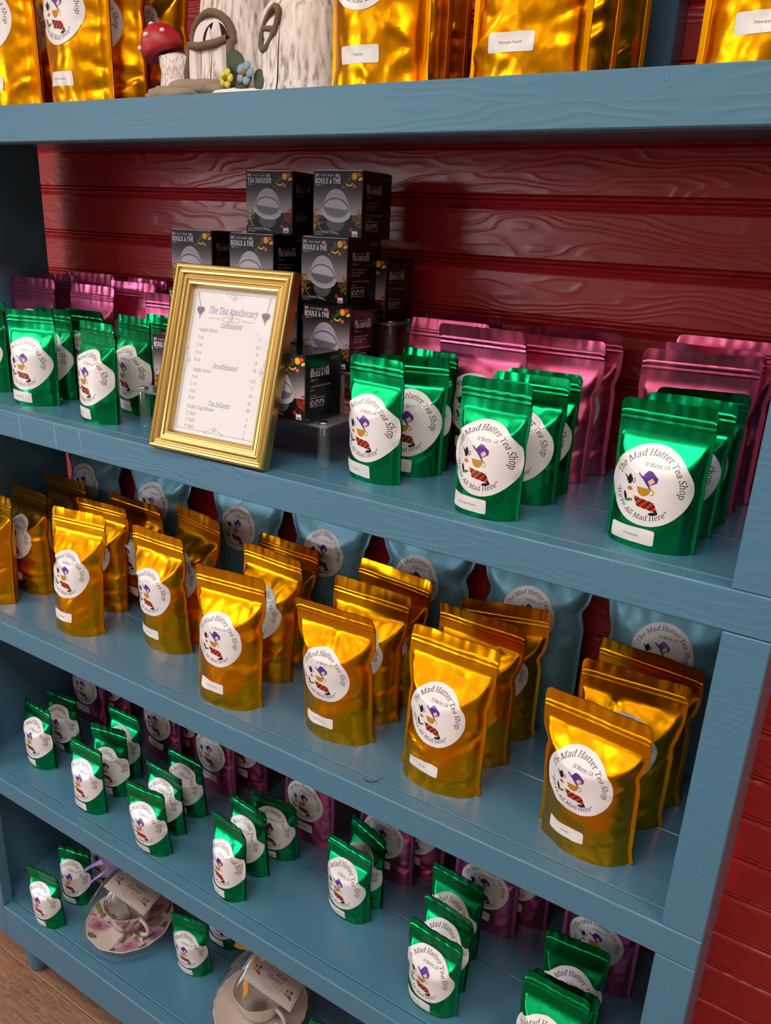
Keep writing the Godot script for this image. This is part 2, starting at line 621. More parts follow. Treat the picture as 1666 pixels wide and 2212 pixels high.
func carton_side(french: bool) -> ImageTexture:
	var w := 700
	var h := 800
	var c := Canvas.new(w, h, Color(0.055, 0.045, 0.055))
	var ink := Color(0.86, 0.82, 0.84)
	write(c, "no order V-1235", Vector2(470, 60), 26, ink, "Droid Sans", 0.0, 0.8, false, 150)
	flag(c, Vector2(92, 150), Vector2(62, 42))
	flag(c, Vector2(390, 146), Vector2(62, 42))
	write(c, "Tout le Monde" if french else "Tea For a Crowd", Vector2(178, 182), 38, ink, "Droid Serif", 0.0, 0.8, false, 195)
	write(c, "BOULE à THÉ" if french else "TEA INFUSER", Vector2(92, 258), 90, ink, "Droid Sans Bold", 0.0, 0.6, false, 370)
	write(c, "75mm - 3\"", Vector2(94, 310), 36, ink, "Droid Sans", 0.0, 0.8, false, 140)
	if french:
		write(c, "Le thé fait partie d’un bon mode", Vector2(92, 386), 30, ink, "Droid Serif", 0.0, 0.8, false, 400)
		write(c, "de vie.", Vector2(92, 430), 30, ink, "Droid Serif", 0.0, 0.8, false, 66)
	else:
		write(c, "For better tasting tea allow", Vector2(92, 376), 30, ink, "Droid Serif", 0.0, 0.8, false, 330)
		write(c, "leaves to fully expand.", Vector2(92, 412), 30, ink, "Droid Serif", 0.0, 0.8, false, 270)
		write(c, "Do not overfill.", Vector2(92, 448), 30, ink, "Droid Serif", 0.0, 0.8, false, 180)
		write(c, "Tea – part of a healthy lifestyle", Vector2(92, 522), 30, ink, "Droid Serif", 0.0, 0.8, false, 370)
	var y := 570.0 if not french else 500.0
	write(c, "Other uses:", Vector2(92, y), 26, ink, "Droid Serif", 0.0, 0.8, false, 120)
	y += 22
	c.line([Vector2(92, y), Vector2(360, y), Vector2(360, y + 110), Vector2(92, y + 110), Vector2(92, y)], 6, ink)
	for k in 3:
		c.arc(Vector2(140 + k * 86, y + 60), Vector2(34, 30), 0.3 + k, 4.6 + k, 8, ink)
		c.line([Vector2(110 + k * 86, y + 90), Vector2(150 + k * 80, y + 30), Vector2(180 + k * 82, y + 80)], 6, ink)
	return c.done()


func scroll(c: Canvas, at: Vector2, s: float, turn: float, col: Color) -> void:
	for k in [-1.0, 1.0]:
		for q in [[0.22, 0.1, 0.17], [0.55, 0.0, 0.13], [0.0, 0.28, 0.12], [0.85, -0.05, 0.09]]:
			var p := Vector2(q[0] * k, q[1]) * s
			c.arc(at + p.rotated(turn), Vector2(q[2], q[2]) * s, 0.6, 5.6, 3.2, col, turn + (0.0 if k > 0 else PI))


func price_list() -> ImageTexture:
	var w := 900
	var h := 1240
	var c := Canvas.new(w, h, Color(0.875, 0.86, 0.87))
	var grey := Color(0.3, 0.29, 0.32)
	var ink := Color(0.3, 0.28, 0.3)
	var teal := Color(0.16, 0.3, 0.38)
	c.line([Vector2(30, 40), Vector2(w - 30, 40), Vector2(w - 30, h - 40), Vector2(30, h - 40), Vector2(30, 40)], 3, grey)
	for q in [[Vector2(450, 50), 0.0], [Vector2(450, h - 46), PI], [Vector2(34, 620), -PI / 2], [Vector2(w - 34, 640), PI / 2]]:
		c.im.fill_rect(Rect2i(q[0] - Vector2(70, 8) if absf(sin(q[1])) < 0.5 else q[0] - Vector2(8, 90), Vector2(140, 16) if absf(sin(q[1])) < 0.5 else Vector2(16, 180)), Color(0.875, 0.86, 0.87))
		scroll(c, q[0], 110.0, q[1], grey)
	for k in [-1.0, 1.0]:   # heart shaped infusers on sticks
		var p := Vector2(450 + k * 345, 196)
		c.line([p + Vector2(0, -20), p + Vector2(k * 34 - 14, -130)], 6, grey)
		c.arc(p + Vector2(k * 34 - 14, -138), Vector2(8, 8), 0, TAU, 4, grey)
		for e in [[1.0, Color(0.42, 0.4, 0.42)], [0.74, Color(0.3, 0.2, 0.24)]]:
			c.oval(p + Vector2(-19, -8), Vector2(24, 24) * e[0], e[1])
			c.oval(p + Vector2(19, -8), Vector2(24, 24) * e[0], e[1])
			c.poly(PackedVector2Array([p + Vector2(-42, 0) * e[0], p + Vector2(42, 0) * e[0], p + Vector2(0, 52) * e[0]]), e[1])
		c.oval(p + Vector2(0, 58), Vector2(6, 9), grey)
	write(c, "The Tea Apothecary", Vector2(450, 212), 78, Color(0.27, 0.2, 0.5), "Droid Serif", 0.22, 0.8, true, 520)
	var gold := Color(0.66, 0.56, 0.34)
	c.line([Vector2(200, 256), Vector2(330, 250)], 5, gold)
	c.line([Vector2(560, 250), Vector2(690, 256)], 5, gold)
	c.arc(Vector2(400, 252), Vector2(46, 20), 0, TAU, 5, gold)
	c.arc(Vector2(490, 252), Vector2(46, 20), 0, TAU, 5, gold)
	c.arc(Vector2(445, 252), Vector2(30, 13), 0, TAU, 4, gold)
	write(c, "Caffeinated", Vector2(455, 322), 58, teal, "Droid Serif", 0.28, 0.72, true, 220)
	write(c, "Decaffeinated", Vector2(455, 662), 58, teal, "Droid Serif", 0.28, 0.72, true, 260)
	write(c, "Tea Infusers", Vector2(455, 976), 58, teal, "Droid Serif", 0.28, 0.72, true, 230)
	var left := [["Single Serve", 368], ["1 oz", 432], ["2 oz", 496], ["4 oz", 560], ["8 oz", 622], ["Single Serve", 706], ["1 oz", 766], ["2 oz", 826], ["4 oz", 886], ["8 oz", 944], ["Single Cup Infuser", 1020], ["2\" Ball", 1078], ["3\" Ball", 1134], ["4\" Ball", 1188]]
	for q in left:
		write(c, q[0], Vector2(120, q[1]), 40, ink, "Droid Serif", 0.0, 0.86)
	var right := [["1", 392], ["4.5", 456], ["9", 518], ["18", 582], ["36", 646], ["1.25", 730], ["5", 792], ["10", 854], ["20", 914], ["40", 974], ["3", 1046], ["4", 1098], ["5", 1150], ["6", 1200]]
	for q in right:
		write(c, q[0], Vector2(770, q[1]), 36, ink, "Droid Serif", 0.0, 0.86, true)
	return c.done()


func gift_tag_texture() -> ImageTexture:
	var w := 800
	var h := 480
	var c := Canvas.new(w, h, Color(0.86, 0.8, 0.77))
	var purple := Color(0.3, 0.2, 0.4)
	var gold := Color(0.72, 0.5, 0.22)
	c.line([Vector2(24, 456), Vector2(776, 456), Vector2(776, 24)], 3, Color(0.45, 0.4, 0.42))
	write(c, "The", Vector2(250, 100), 66, gold, "Droid Serif", 0.0, 0.9)
	write(c, "Mad", Vector2(372, 130), 92, purple, "Droid Serif", 0.2, 0.9)
	write(c, "Hatter", Vector2(276, 224), 96, purple, "Droid Serif", 0.2, 0.85)
	write(c, "Tea Shop", Vector2(390, 306), 74, gold, "Droid Serif", 0.0, 0.85)
	for k in 3:   # lines of print too small to read in the photograph
		for i in 14:
			c.line([Vector2(250 + k * 30 + i * (18 - k * 4), 344 + k * 30), Vector2(260 + k * 30 + i * (18 - k * 4), 344 + k * 30 - (i * 7 % 5))], 5, Color(0.42, 0.37, 0.4))
	for q in [[Vector2(130, 200), 130.0], [Vector2(690, 250), 130.0]]:
		still_life(c, q[0], q[1])
	return c.done()


func floral_texture(sd: int, ground: Color) -> ImageTexture:
	var w := 1200
	var h := 600
	var c := Canvas.new(w, h, ground)
	var r := RandomNumberGenerator.new()
	r.seed = sd
	for k in 44:
		var p := Vector2((k + r.randf()) * w / 44.0, r.randf_range(0, h))
		for i in 5:
			c.oval(p + Vector2.from_angle(r.randf() * TAU) * 62, Vector2(44, 17), [Color(0.38, 0.38, 0.14), Color(0.27, 0.3, 0.12), Color(0.5, 0.48, 0.22)][r.randi() % 3], r.randf() * TAU)
		for i in 26:
			var t := i / 26.0
			var q := p + Vector2.from_angle(i * 2.4) * (50.0 * (1.0 - t))
			c.oval(q, Vector2(26 - 14 * t, 20 - 10 * t), Color(0.80, 0.62, 0.68).lerp(Color(0.55, 0.33, 0.44), t + r.randf_range(-0.25, 0.25)), r.randf() * TAU)
	return c.done()


# grain of painted softwood: rings stretched along x, with knots; a normal map
func grain_texture(sd: int, depth: float) -> ImageTexture:
	var w := 2048
	var h := 256
	var im := Image.create(w, h, false, Image.FORMAT_RGBA8)
	var nz := FastNoiseLite.new()
	nz.seed = sd
	nz.frequency = 0.004
	nz.fractal_octaves = 3
	var fine := FastNoiseLite.new()
	fine.seed = sd + 50
	fine.frequency = 0.05
	var r := RandomNumberGenerator.new()
	r.seed = sd
	var knots := []
	for k in 4:
		knots.append(Vector3(r.randf_range(100, w - 100), r.randf_range(60, h - 60), r.randf_range(26, 44)))
	for y in h:
		for x in w:
			var t := y * 0.11 + nz.get_noise_2d(x * 0.8, y * 1.6) * 7.0
			for q in knots:
				var dx: float = (x - q.x) * 0.6
				var dy: float = y - q.y
				var d := sqrt(dx * dx + dy * dy)
				t += 8.0 * exp(-d / q.z) * (1.0 if dy > 0 else -1.0) * clampf(absf(dy) / 14.0, 0.0, 1.0)
			var v := 0.5 + 0.5 * sin(t * TAU * 0.5)
			v = pow(v, 2.2) * 0.8 + 0.1 * fine.get_noise_2d(x * 0.2, y * 2.0) + 0.1
			im.set_pixel(x, y, Color(v, v, v))
	im.bump_map_to_normal_map(depth)
	im.generate_mipmaps()
	return ImageTexture.create_from_image(im)


func plank_texture(sd: int) -> ImageTexture:
	var w := 1024
	var h := 256
	var im := Image.create(w, h, false, Image.FORMAT_RGB8)
	var nz := FastNoiseLite.new()
	nz.seed = sd
	nz.frequency = 0.006
	nz.fractal_octaves = 4
	var fine := FastNoiseLite.new()
	fine.seed = sd + 9
	fine.frequency = 0.03
	fine.fractal_octaves = 3
	for y in h:
		for x in w:
			var t := nz.get_noise_2d(x * 0.6, y * 2.4)
			var f := fine.get_noise_2d(x * 0.35, y * 3.0)
			var ring := 0.5 + 0.5 * sin((y * 0.05 + t * 6.0) * TAU)
			var k := 0.5 + 0.35 * f + 0.3 * (ring - 0.5) + 0.2 * t
			im.set_pixel(x, y, Color(0.44, 0.315, 0.24).lerp(Color(0.68, 0.53, 0.43), clampf(k, 0, 1)))
	im.generate_mipmaps()
	return ImageTexture.create_from_image(im)


# ------------------------------------------------------------------ materials
func make_materials() -> void:
	var grains := [grain_texture(3, 5.0), grain_texture(11, 5.0), grain_texture(23, 5.0)]
	for k in 3:
		var m := std(RED, 0.33)
		m.normal_enabled = true
		m.normal_texture = grains[k]
		m.normal_scale = 0.14
		m.uv1_scale = Vector3(1.0 / 2.2, 1.0 / 0.13, 1)
		M["red%d" % k] = m
	var b := std(BLUE, 0.46)
	b.normal_enabled = true
	b.normal_texture = grains[1]
	b.normal_scale = 0.06
	b.uv1_scale = Vector3(1.0 / 2.2, 1.0 / 0.16, 1)
	M.blue = b
	var b2: StandardMaterial3D = b.duplicate()
	b2.normal_scale = 0.025
	b2.roughness = 0.26
	M.blue_smooth = b2
	M.gold_foil = std(Color(0.93, 0.63, 0.04), 0.30, 1.0)
	M.green_foil = std(Color(0.05, 0.61, 0.35), 0.30, 1.0)
	M.pink_foil = std(Color(0.93, 0.43, 0.61), 0.36, 1.0)
	M.blue_foil = std(Color(0.45, 0.66, 0.74), 0.5, 0.35)
	var e := std(Color.WHITE, 0.26)
	e.albedo_texture = emblem_texture()
	M.emblem = e
	for t in ["Raspberry", "Blackberry", "Wild Blackberry", "Papaya", "Georgia Peach", "Pineapple", "Champagne", "Nutmeg", "Hatters Blend", "Peach Apricot", "Mango", "Vanilla", "Earl Grey", "Mint Green", "Assam"]:
		var m := std(Color.WHITE, 0.35)
		m.albedo_texture = tag_texture(t)
		tags[t] = m
	for k in 2:
		var m := std(Color.WHITE, 0.42)
		m.metallic_specular = 0.25
		m.albedo_texture = carton_front(k == 1)
		M["front%d" % k] = m
		var n := std(Color.WHITE, 0.16)
		n.albedo_texture = carton_side(k == 1)
		M["side%d" % k] = n
	M.carton = std(Color(0.06, 0.055, 0.06), 0.2)
	M.gilt = std(Color(0.80, 0.69, 0.43), 0.3, 1.0)
	var g := StandardMaterial3D.new()
	g.albedo_color = Color(0.97, 0.98, 0.98)
	g.roughness = 0.02
	g.refraction_enabled = true
	g.refraction_scale = 0.05
	g.transparency = BaseMaterial3D.TRANSPARENCY_ALPHA
	g.albedo_color.a = 0.12
	M.acrylic = g
	var p := StandardMaterial3D.new()
	p.albedo_color = Color(1, 1, 1, 0.06)
	p.roughness = 0.03
	p.transparency = BaseMaterial3D.TRANSPARENCY_ALPHA
	p.cull_mode = BaseMaterial3D.CULL_DISABLED
	M.pane = p
	M.soft_pane = p.duplicate()
	M.soft_pane.metallic_specular = 0.12
	M.clear = p.duplicate()
	M.clear.albedo_color = Color(0.9, 0.92, 0.93, 0.03)
	M.clear.roughness = 0.02
	M.film = p.duplicate()
	M.film.albedo_color.a = 0.02
	M.film.roughness = 0.05


const RED := Color(0.66, 0.12, 0.14)
const BLUE := Color(0.286, 0.465, 0.568)


# ------------------------------------------------------------------ the room
func bead_board(y0: float, y1: float, x0: float, x1: float, beads: int) -> ArrayMesh:
	# tongue-and-groove board whose lower edge carries bead grooves; face at z = 0
	var P := [Vector2(y1, -0.012), Vector2(y1, -0.004), Vector2(y1 - 0.0022, -0.0008), Vector2(y1 - 0.004, 0.0)]
	var y := y0 + 0.003 + beads * 0.0052
	P.append(Vector2(y + 0.0012, 0.0))
	for k in beads:
		P.append(Vector2(y, -0.0034))
		P.append(Vector2(y - 0.0012, -0.0006))
		P.append(Vector2(y - 0.0026, 0.0))
		P.append(Vector2(y - 0.0040, -0.0006))
		y -= 0.0052
	P.append(Vector2(y0 + 0.0012, -0.0034))
	P.append(Vector2(y0, -0.004))
	P.append(Vector2(y0, -0.012))
	var st := new_st()
	var u := 1.45 + rng.randf() * 0.6
	var v := rng.randf() * 3.0
	for i in P.size() - 1:
		var a: Vector2 = P[i]
		var b: Vector2 = P[i + 1]
		var n := Vector3(0, -(b.y - a.y), (b.x - a.x) * -1.0)
		n = Vector3(0, (a.y - b.y) * -1.0, a.x - b.x)
		face(st, [Vector3(x0, a.x, a.y), Vector3(x1, a.x, a.y), Vector3(x1, b.x, b.y), Vector3(x0, b.x, b.y)], n,
			[Vector2(x0 + u, v - a.x), Vector2(x1 + u, v - a.x), Vector2(x1 + u, v - b.x), Vector2(x0 + u, v - b.x)])
	for s in [x0, x1]:
		face(st, [Vector3(s, y0, -0.012), Vector3(s, y1, -0.012), Vector3(s, y1, -0.004), Vector3(s, y0, -0.004)], Vector3(-1 if s == x0 else 1, 0, 0))
	return st.commit()


func make_room() -> void:
	var plaster := std(Color(0.80, 0.77, 0.72), 0.8)
	var w := ROOM_R - ROOM_L
	var h := CEIL_Y - FLOOR_Y
	var cx := (ROOM_R + ROOM_L) / 2
	var cy := (CEIL_Y + FLOOR_Y) / 2
	var cz := (ROOM_F + WALL_Z) / 2
	var d := ROOM_F - WALL_Z
	var back := struct("wall_back", box_mesh(Vector3(w + 0.4, h + 0.4, 0.15)), std(Color(0.16, 0.04, 0.045), 0.7), Vector3(cx, cy, WALL_Z - 0.012 - 0.075))
	# red boards of the back wall; the joints are those read off the photograph
	var joints := [-0.6734, -0.6134, -0.549, -0.487, -0.4237, -0.364, -0.2981, -0.2328, -0.1673, -0.102, -0.0367, 0.0286, 0.0939, 0.1592, 0.2245, 0.2965, 0.3635]
	while joints[0] > FLOOR_Y + 0.13:
		joints.push_front(joints[0] - 0.0625)
	joints.push_front(FLOOR_Y + 0.1)
	while joints[-1] < CEIL_Y - 0.07:
		joints.append(joints[-1] + 0.0655)
	joints.append(CEIL_Y)
	for k in joints.size() - 1:
		var y0: float = joints[k]
		var y1: float = joints[k + 1]
		var seam := -0.034 if y0 < -0.2 else ROOM_R
		part("board", bead_board(y0, y1, ROOM_L, ROOM_R, 2 if y0 > -0.2 else 1), M["red%d" % (k % 3)], back, Vector3(0, -cy, WALL_Z) - Vector3(cx, 0, back.position.z))
	var base := struct("baseboard_back", box_mesh(Vector3(w, 0.1, 0.018), 0.003), std(RED, 0.4), Vector3(cx, FLOOR_Y + 0.05, WALL_Z + 0.009))
	base.set_meta("kind", "structure")
	struct("wall_left", box_mesh(Vector3(0.15, h + 0.4, d + 0.6)), plaster, Vector3(ROOM_L - 0.075, cy, cz))
	struct("wall_right", box_mesh(Vector3(0.15, h + 0.4, d + 0.6)), plaster, Vector3(ROOM_R + 0.075, cy, cz))
	struct("ceiling", box_mesh(Vector3(w + 0.4, 0.15, d + 0.6)), std(Color(0.86, 0.85, 0.82), 0.8), Vector3(cx, CEIL_Y + 0.075, cz))
	var fl := struct("floor", box_mesh(Vector3(w + 0.4, 0.15, d + 0.6)), std(Color(0.25, 0.16, 0.12), 0.8), Vector3(cx, FLOOR_Y - 0.075 - 0.009, cz))
	var pm := []
	for k in 3:
		var m := std(Color(1, 1, 1), 0.42)
		m.albedo_texture = plank_texture(40 + k)
		m.uv1_scale = Vector3(1.0 / 0.9, 1.0 / 0.2, 1)
		pm.append(m)
	var z := -0.0245 - 0.185 * 2
	var row := 0
	while z < ROOM_F:
		var x := ROOM_L - rng.randf() * 1.0
		if row == 2:
			x = ROOM_L - 0.35
		while x < ROOM_R:
			var x1 := x + 1.22
			var a := maxf(x, ROOM_L)
			var b := minf(x1, ROOM_R)
			var z0 := maxf(z, WALL_Z)
			var z1 := minf(z + 0.185, ROOM_F)
			if b - a > 0.02 and z1 - z0 > 0.02:
				var st := new_st()
				add_box(st, Vector3.ZERO, Vector3(b - a - 0.0008, 0.009, z1 - z0 - 0.0008), 0.0012)
				part("plank", st.commit(), pm[(row * 2 + int(x * 3.0)) % 3], fl, Vector3((a + b) / 2, FLOOR_Y - 0.0045, (z0 + z1) / 2) - fl.position)
			x = x1
		z += 0.185
		row += 1
	# front wall with the shop window at the left
	var wx0 := WIN.position.x
	var wx1 := WIN.end.x
	var wy0 := WIN.position.y
	var wy1 := WIN.end.y
	var st := new_st()
	var fz := ROOM_F + 0.075
	add_box(st, Vector3((ROOM_L - 0.2 + wx0) / 2, cy, fz), Vector3(wx0 - ROOM_L + 0.2, h + 0.4, 0.15))
	add_box(st, Vector3((ROOM_R + 0.2 + wx1) / 2, cy, fz), Vector3(ROOM_R + 0.2 - wx1, h + 0.4, 0.15))
	add_box(st, Vector3((wx0 + wx1) / 2, (FLOOR_Y - 0.2 + wy0) / 2, fz), Vector3(wx1 - wx0, wy0 - FLOOR_Y + 0.2, 0.15))
	add_box(st, Vector3((wx0 + wx1) / 2, (CEIL_Y + 0.2 + wy1) / 2, fz), Vector3(wx1 - wx0, CEIL_Y + 0.2 - wy1, 0.15))
	struct("wall_front", st.commit(), plaster)
	var win := struct("window_1", box_mesh(Vector3(wx1 - wx0, 0.03, 0.17), 0.004), std(Color(0.85, 0.84, 0.82), 0.4), Vector3((wx0 + wx1) / 2, wy0 + 0.015, fz))
	var fm := std(Color(0.3, 0.22, 0.16), 0.4)
	for x in [wx0 + 0.025, (wx0 + wx1) / 2, wx1 - 0.025]:
		part("window_frame", box_mesh(Vector3(0.05, wy1 - wy0, 0.06), 0.004), fm, win, Vector3(x, (wy0 + wy1) / 2, fz) - win.position)
	part("window_frame", box_mesh(Vector3(wx1 - wx0, 0.05, 0.06), 0.004), fm, win, Vector3((wx0 + wx1) / 2, wy1 - 0.025, fz) - win.position)
	part("pane", box_mesh(Vector3(wx1 - wx0 - 0.06, wy1 - wy0 - 0.06, 0.004)), M.pane, win, Vector3((wx0 + wx1) / 2, (wy0 + wy1) / 2, fz) - win.position)


const WIN := Rect2(-4.9, -0.15, 2.55, 0.82)


# ------------------------------------------------------------------ the bookcase
func board(parent: Node3D, called: String, x0: float, x1: float, y0: float, y1: float, z0: float, z1: float, m: Material, b := 0.0012) -> MeshInstance3D:
	var st := new_st()
	var c := Vector3(x0 + x1, y0 + y1, z0 + z1) / 2
	add_box(st, Vector3.ZERO, Vector3(x1 - x0, y1 - y0, z1 - z0), b)
	return part(called, st.commit(), m, parent, c - parent.position)


func make_bookcase() -> void:
	var t := thing("bookcase", "tall blue painted wooden bookcase with open shelves full of tea pouches", "bookcase", Vector3(-0.655, FLOOR_Y, -0.13))
	var xl := -1.2246    # inner edges of the front uprights
	var xr := -0.0626
	var pl := -1.2675    # inner face of the left side panel
	var pr := -0.0432
	var top := 0.80
	board(t, "side_panel", pl - 0.019, pl, -1.075, top, -0.2675, -0.019, M.blue_smooth)
	board(t, "side_panel", pr, pr + 0.019, -1.075, top, -0.2675, -0.019, M.blue_smooth)
	board(t, "top_board", pl - 0.03, pr + 0.03, top, top + 0.03, -0.28, 0.01, M.blue)
	var tops := [0.384, 0.0, -0.357, -0.691, -1.016]
	var lows := [0.3432, -0.0377, -0.3928, -0.727, -1.092]
	for k in 5:
		var y: float = tops[k]
		# two planks make each shelf, the seam runs lengthwise
		var seam := -0.116 - 0.01 * k
		board(t, "shelf_plank", pl, pr, y - 0.019, y, seam + 0.0006, -0.0215, M.blue_smooth, 0.0008)
		board(t, "shelf_plank", pl, pr, y - 0.019, y - 0.0002, -0.292, seam - 0.0006, M.blue_smooth, 0.0008)
		board(t, "shelf_edge", xl if k == 4 else xl - 0.0385, xr if k == 4 else xr + 0.0385, lows[k], y + 0.0003, -0.0208, 0.0, M.blue, 0.0014)
	# uprights: short lengths between the shelf edges
	for k in 5:
		var y1: float = top if k == 0 else lows[k - 1] - 0.0006
		var y0: float = tops[k] + 0.0006
		if k == 4:
			y0 = lows[4]
		board(t, "upright", xl - 0.0385, xl, y0, y1, -0.0208, -0.0003, M.blue, 0.0012)
		board(t, "upright", xr, xr + 0.0385, y0, y1, -0.0208, -0.0003, M.blue, 0.0012)
	# nail heads, runs of paint and a chipped knot
	var nail := lathe([Vector2(0.0, 0.0), Vector2(0.0021, 0.0), Vector2(0.0018, 0.0005), Vector2(0.0007, 0.0003), Vector2(0.0, 0.0002)], 14)
	for q in [Vector2(-0.6813, 0.3748), Vector2(-0.5268, 0.3756), Vector2(-0.1741, 0.3758), Vector2(-0.8839, 0.3746), Vector2(-0.8462, -0.008), Vector2(-0.0361, -0.0087), Vector2(-0.038, -0.0285), Vector2(-0.9836, -0.3624), Vector2(-0.7492, -0.3647), Vector2(-0.685, -0.3648), Vector2(-0.1963, -0.369), Vector2(-0.4715, -0.3653), Vector2(-0.3864, -0.0087)]:
		var o := part("nail_head", nail, M.blue, t, Vector3(q.x, q.y, -0.0002) - t.position)
		o.rotation.x = PI / 2
	var pale := std(Color(0.62, 0.72, 0.78), 0.4)
	for q in [[-0.9976, -0.9944], [-0.9217, -0.9192], [-0.8701, -0.8669]]:
		var path := []
		for k in 9:
			path.append(Vector3(lerpf(q[0], q[1], k / 8.0) + 0.0004 * sin(k * 2.1), -0.0015 - k * 0.0042, 0.0001) - t.position)
		part("paint_run", tube(path, [0.00025, 0.00055, 0.0004, 0.0006, 0.0003, 0.0005, 0.0004, 0.0006, 0.0002], 6), pale, t)
	var st := new_st()
	for q in [[Vector2(-0.4190, -0.0136), Vector2(-0.4085, -0.0118), Vector2(-0.4020, -0.0150), Vector2(-0.4080, -0.0142)], [Vector2(-0.4060, -0.0150), Vector2(-0.4020, -0.0152), Vector2(-0.3990, -0.0225), Vector2(-0.4035, -0.0180)], [Vector2(-0.4040, -0.0185), Vector2(-0.4015, -0.0215), Vector2(-0.3985, -0.0330), Vector2(-0.4002, -0.0240)]]:
		var v := []
		for w in q:
			v.append(Vector3(w.x, 0.0002, w.y))
		face(st, v, Vector3.UP)
	part("chipped_spot", st.commit(), std(Color(0.20, 0.15, 0.16), 0.8), t, Vector3(0, -0.3566, 0) - t.position, "dark chipped spot in the blue paint")
	# post at the back of the top compartment
	board(t, "back_post", -0.279, -0.242, 0.385, top - 0.001, -0.297, -0.262, M.blue_smooth)
	# turned bun feet
	var prof := [Vector2(0.0, 0.0), Vector2(0.012, 0.0), Vector2(0.0165, 0.005), Vector2(0.0185, 0.018), Vector2(0.0215, 0.036), Vector2(0.0225, 0.05), Vector2(0.0205, 0.062), Vector2(0.0165, 0.068), Vector2(0.0165, 0.073), Vector2(0.0195, 0.077), Vector2(0.0195, 0.104), Vector2(0.0, 0.104)]
	var foot := lathe(prof, 28)
	for q in [Vector2(-1.2, -0.042), Vector2(-0.09, -0.042), Vector2(-1.2, -0.235), Vector2(-0.09, -0.235)]:
		part("bun_foot", foot, M.blue, t, Vector3(q.x, 0, q.y) - Vector3(t.position.x, 0, t.position.z))


# ------------------------------------------------------------------ acrylic stand and tea infuser cartons
func make_riser() -> void:
	var t := thing("display_riser", "clear acrylic three step display stand under the black tea infuser boxes", "display stand", Vector3(-0.67, 0, -0.16))
	var cap := std(Color(0.75, 0.75, 0.76), 0.2, 1.0)
	var steps := [[0.0515, -0.122, -0.056], [0.1025, -0.192, -0.123], [0.1555, -0.262, -0.193]]
	var x0 := -0.828
	var x1 := -0.513
	for s in steps:
		board(t, "step_sheet", x0, x1, s[0] - 0.003, s[0], s[1], s[2], M.acrylic, 0.0006)
		for x in [x0 + 0.010, x1 - 0.010]:
			for z in ([s[2] - 0.0115] if s[0] < 0.15 else [s[2] - 0.0115, s[1] + 0.012]):
				part("post", lathe([Vector2(0, 0), Vector2(0.0068, 0), Vector2(0.0072, 0.0006), Vector2(0.0072, s[0] - 0.0042), Vector2(0, s[0] - 0.0040)], 20), M.clear, t, Vector3(x, 0.0004, z) - t.position)
				part("screw", lathe([Vector2(0, -0.014), Vector2(0.0032, -0.014), Vector2(0.0034, -0.001), Vector2(0.0062, 0.0002), Vector2(0.0062, 0.0016), Vector2(0.005, 0.0026), Vector2(0, 0.0027)], 16), cap, t, Vector3(x, s[0] + 0.0003, z) - t.position)
	for k in 2:   # risers between the steps
		board(t, "step_sheet", x0 + 0.02, x1 - 0.02, steps[k][0] + 0.0004, steps[k + 1][0] - 0.0036, steps[k][1], steps[k][1] + 0.003, M.acrylic, 0.0006)


func make_boxes() -> void:
	var rows := [
		# front right bottom corner x, z, bottom y, yaw, front french, side french, label
		[-0.534, -0.046, 0.0545, -0.03, false, true, "black tea infuser box on the lowest step, right of the gold frame"],
		[-0.529, -0.124, 0.1030, -0.015, true, false, "black tea infuser box on the middle step below the box with the full silver ball"],
		[-0.545, -0.138, 0.1775, -0.05, true, false, "black tea infuser box whose whole silver ball picture shows, right of the frame top"],
		[-0.547, -0.168, 0.2520, 0.02, true, false, "topmost right tea infuser box of the black pile"],
		[-0.660, -0.181, 0.2520, 0.10, false, true, "topmost left tea infuser box of the black pile"],
		[-0.641, -0.121, 0.1775, 0.0, true, false, "black tea infuser box just above the middle of the gold frame"],
		[-0.768, -0.150, 0.1775, 0.06, true, false, "black tea infuser box above the left corner of the gold frame"],
		[-0.607, -0.124, 0.1030, -0.02, false, false, "black tea infuser box half covered by the right side of the gold frame"],
		[-0.762, -0.135, 0.1030, 0.05, false, true, "black tea infuser box left of the gold frame, with the letters TEA showing"],
		[-0.704, -0.049, 0.0545, 0.04, true, false, "lowest left tea infuser box beside the green pouches"],
		[-0.528, -0.196, 0.1560, 0.0, false, true, "dark shaded tea infuser box on the top step against the red wall"],
	]
	for q in rows:
		var w := 0.070
		var h := 0.074
		var d := 0.066
		var yaw: float = q[3]
		var off := Vector3(-w / 2, 0, -d / 2).rotated(Vector3.UP, yaw)
		var t := thing("tea_infuser_box", q[6], "box", Vector3(q[0], q[2], q[1]) + off, yaw, "tea infuser boxes on the acrylic stand")
		var c := Vector3(0, h / 2, 0)
		part("carton", box_mesh(Vector3(w, h, d), 0.0007), M.carton, t, c)
		var st := new_st()
		var hw := w / 2 - 0.0007
		var hd := d / 2 - 0.0007
		face(st, [Vector3(-hw, 0.0007, 0), Vector3(hw, 0.0007, 0), Vector3(hw, h - 0.0007, 0), Vector3(-hw, h - 0.0007, 0)], Vector3.BACK, [Vector2(0, 1), Vector2(1, 1), Vector2(1, 0), Vector2(0, 0)])
		part("front_print", st.commit(), M["front%d" % int(q[4])], t, Vector3(0, 0, d / 2 + 0.00012))
		st = new_st()
		face(st, [Vector3(0, 0.0007, hd), Vector3(0, 0.0007, -hd), Vector3(0, h - 0.0007, -hd), Vector3(0, h - 0.0007, hd)], Vector3.RIGHT, [Vector2(0, 1), Vector2(1, 1), Vector2(1, 0), Vector2(0, 0)])
		part("side_print", st.commit(), M["side%d" % int(q[5])], t, Vector3(w / 2 + 0.00012, 0, 0))
		# tuck flap of the lid
		part("lid_flap", box_mesh(Vector3(w - 0.003, 0.0006, d - 0.003)), M.carton, t, Vector3(0, h + 0.00035, 0))


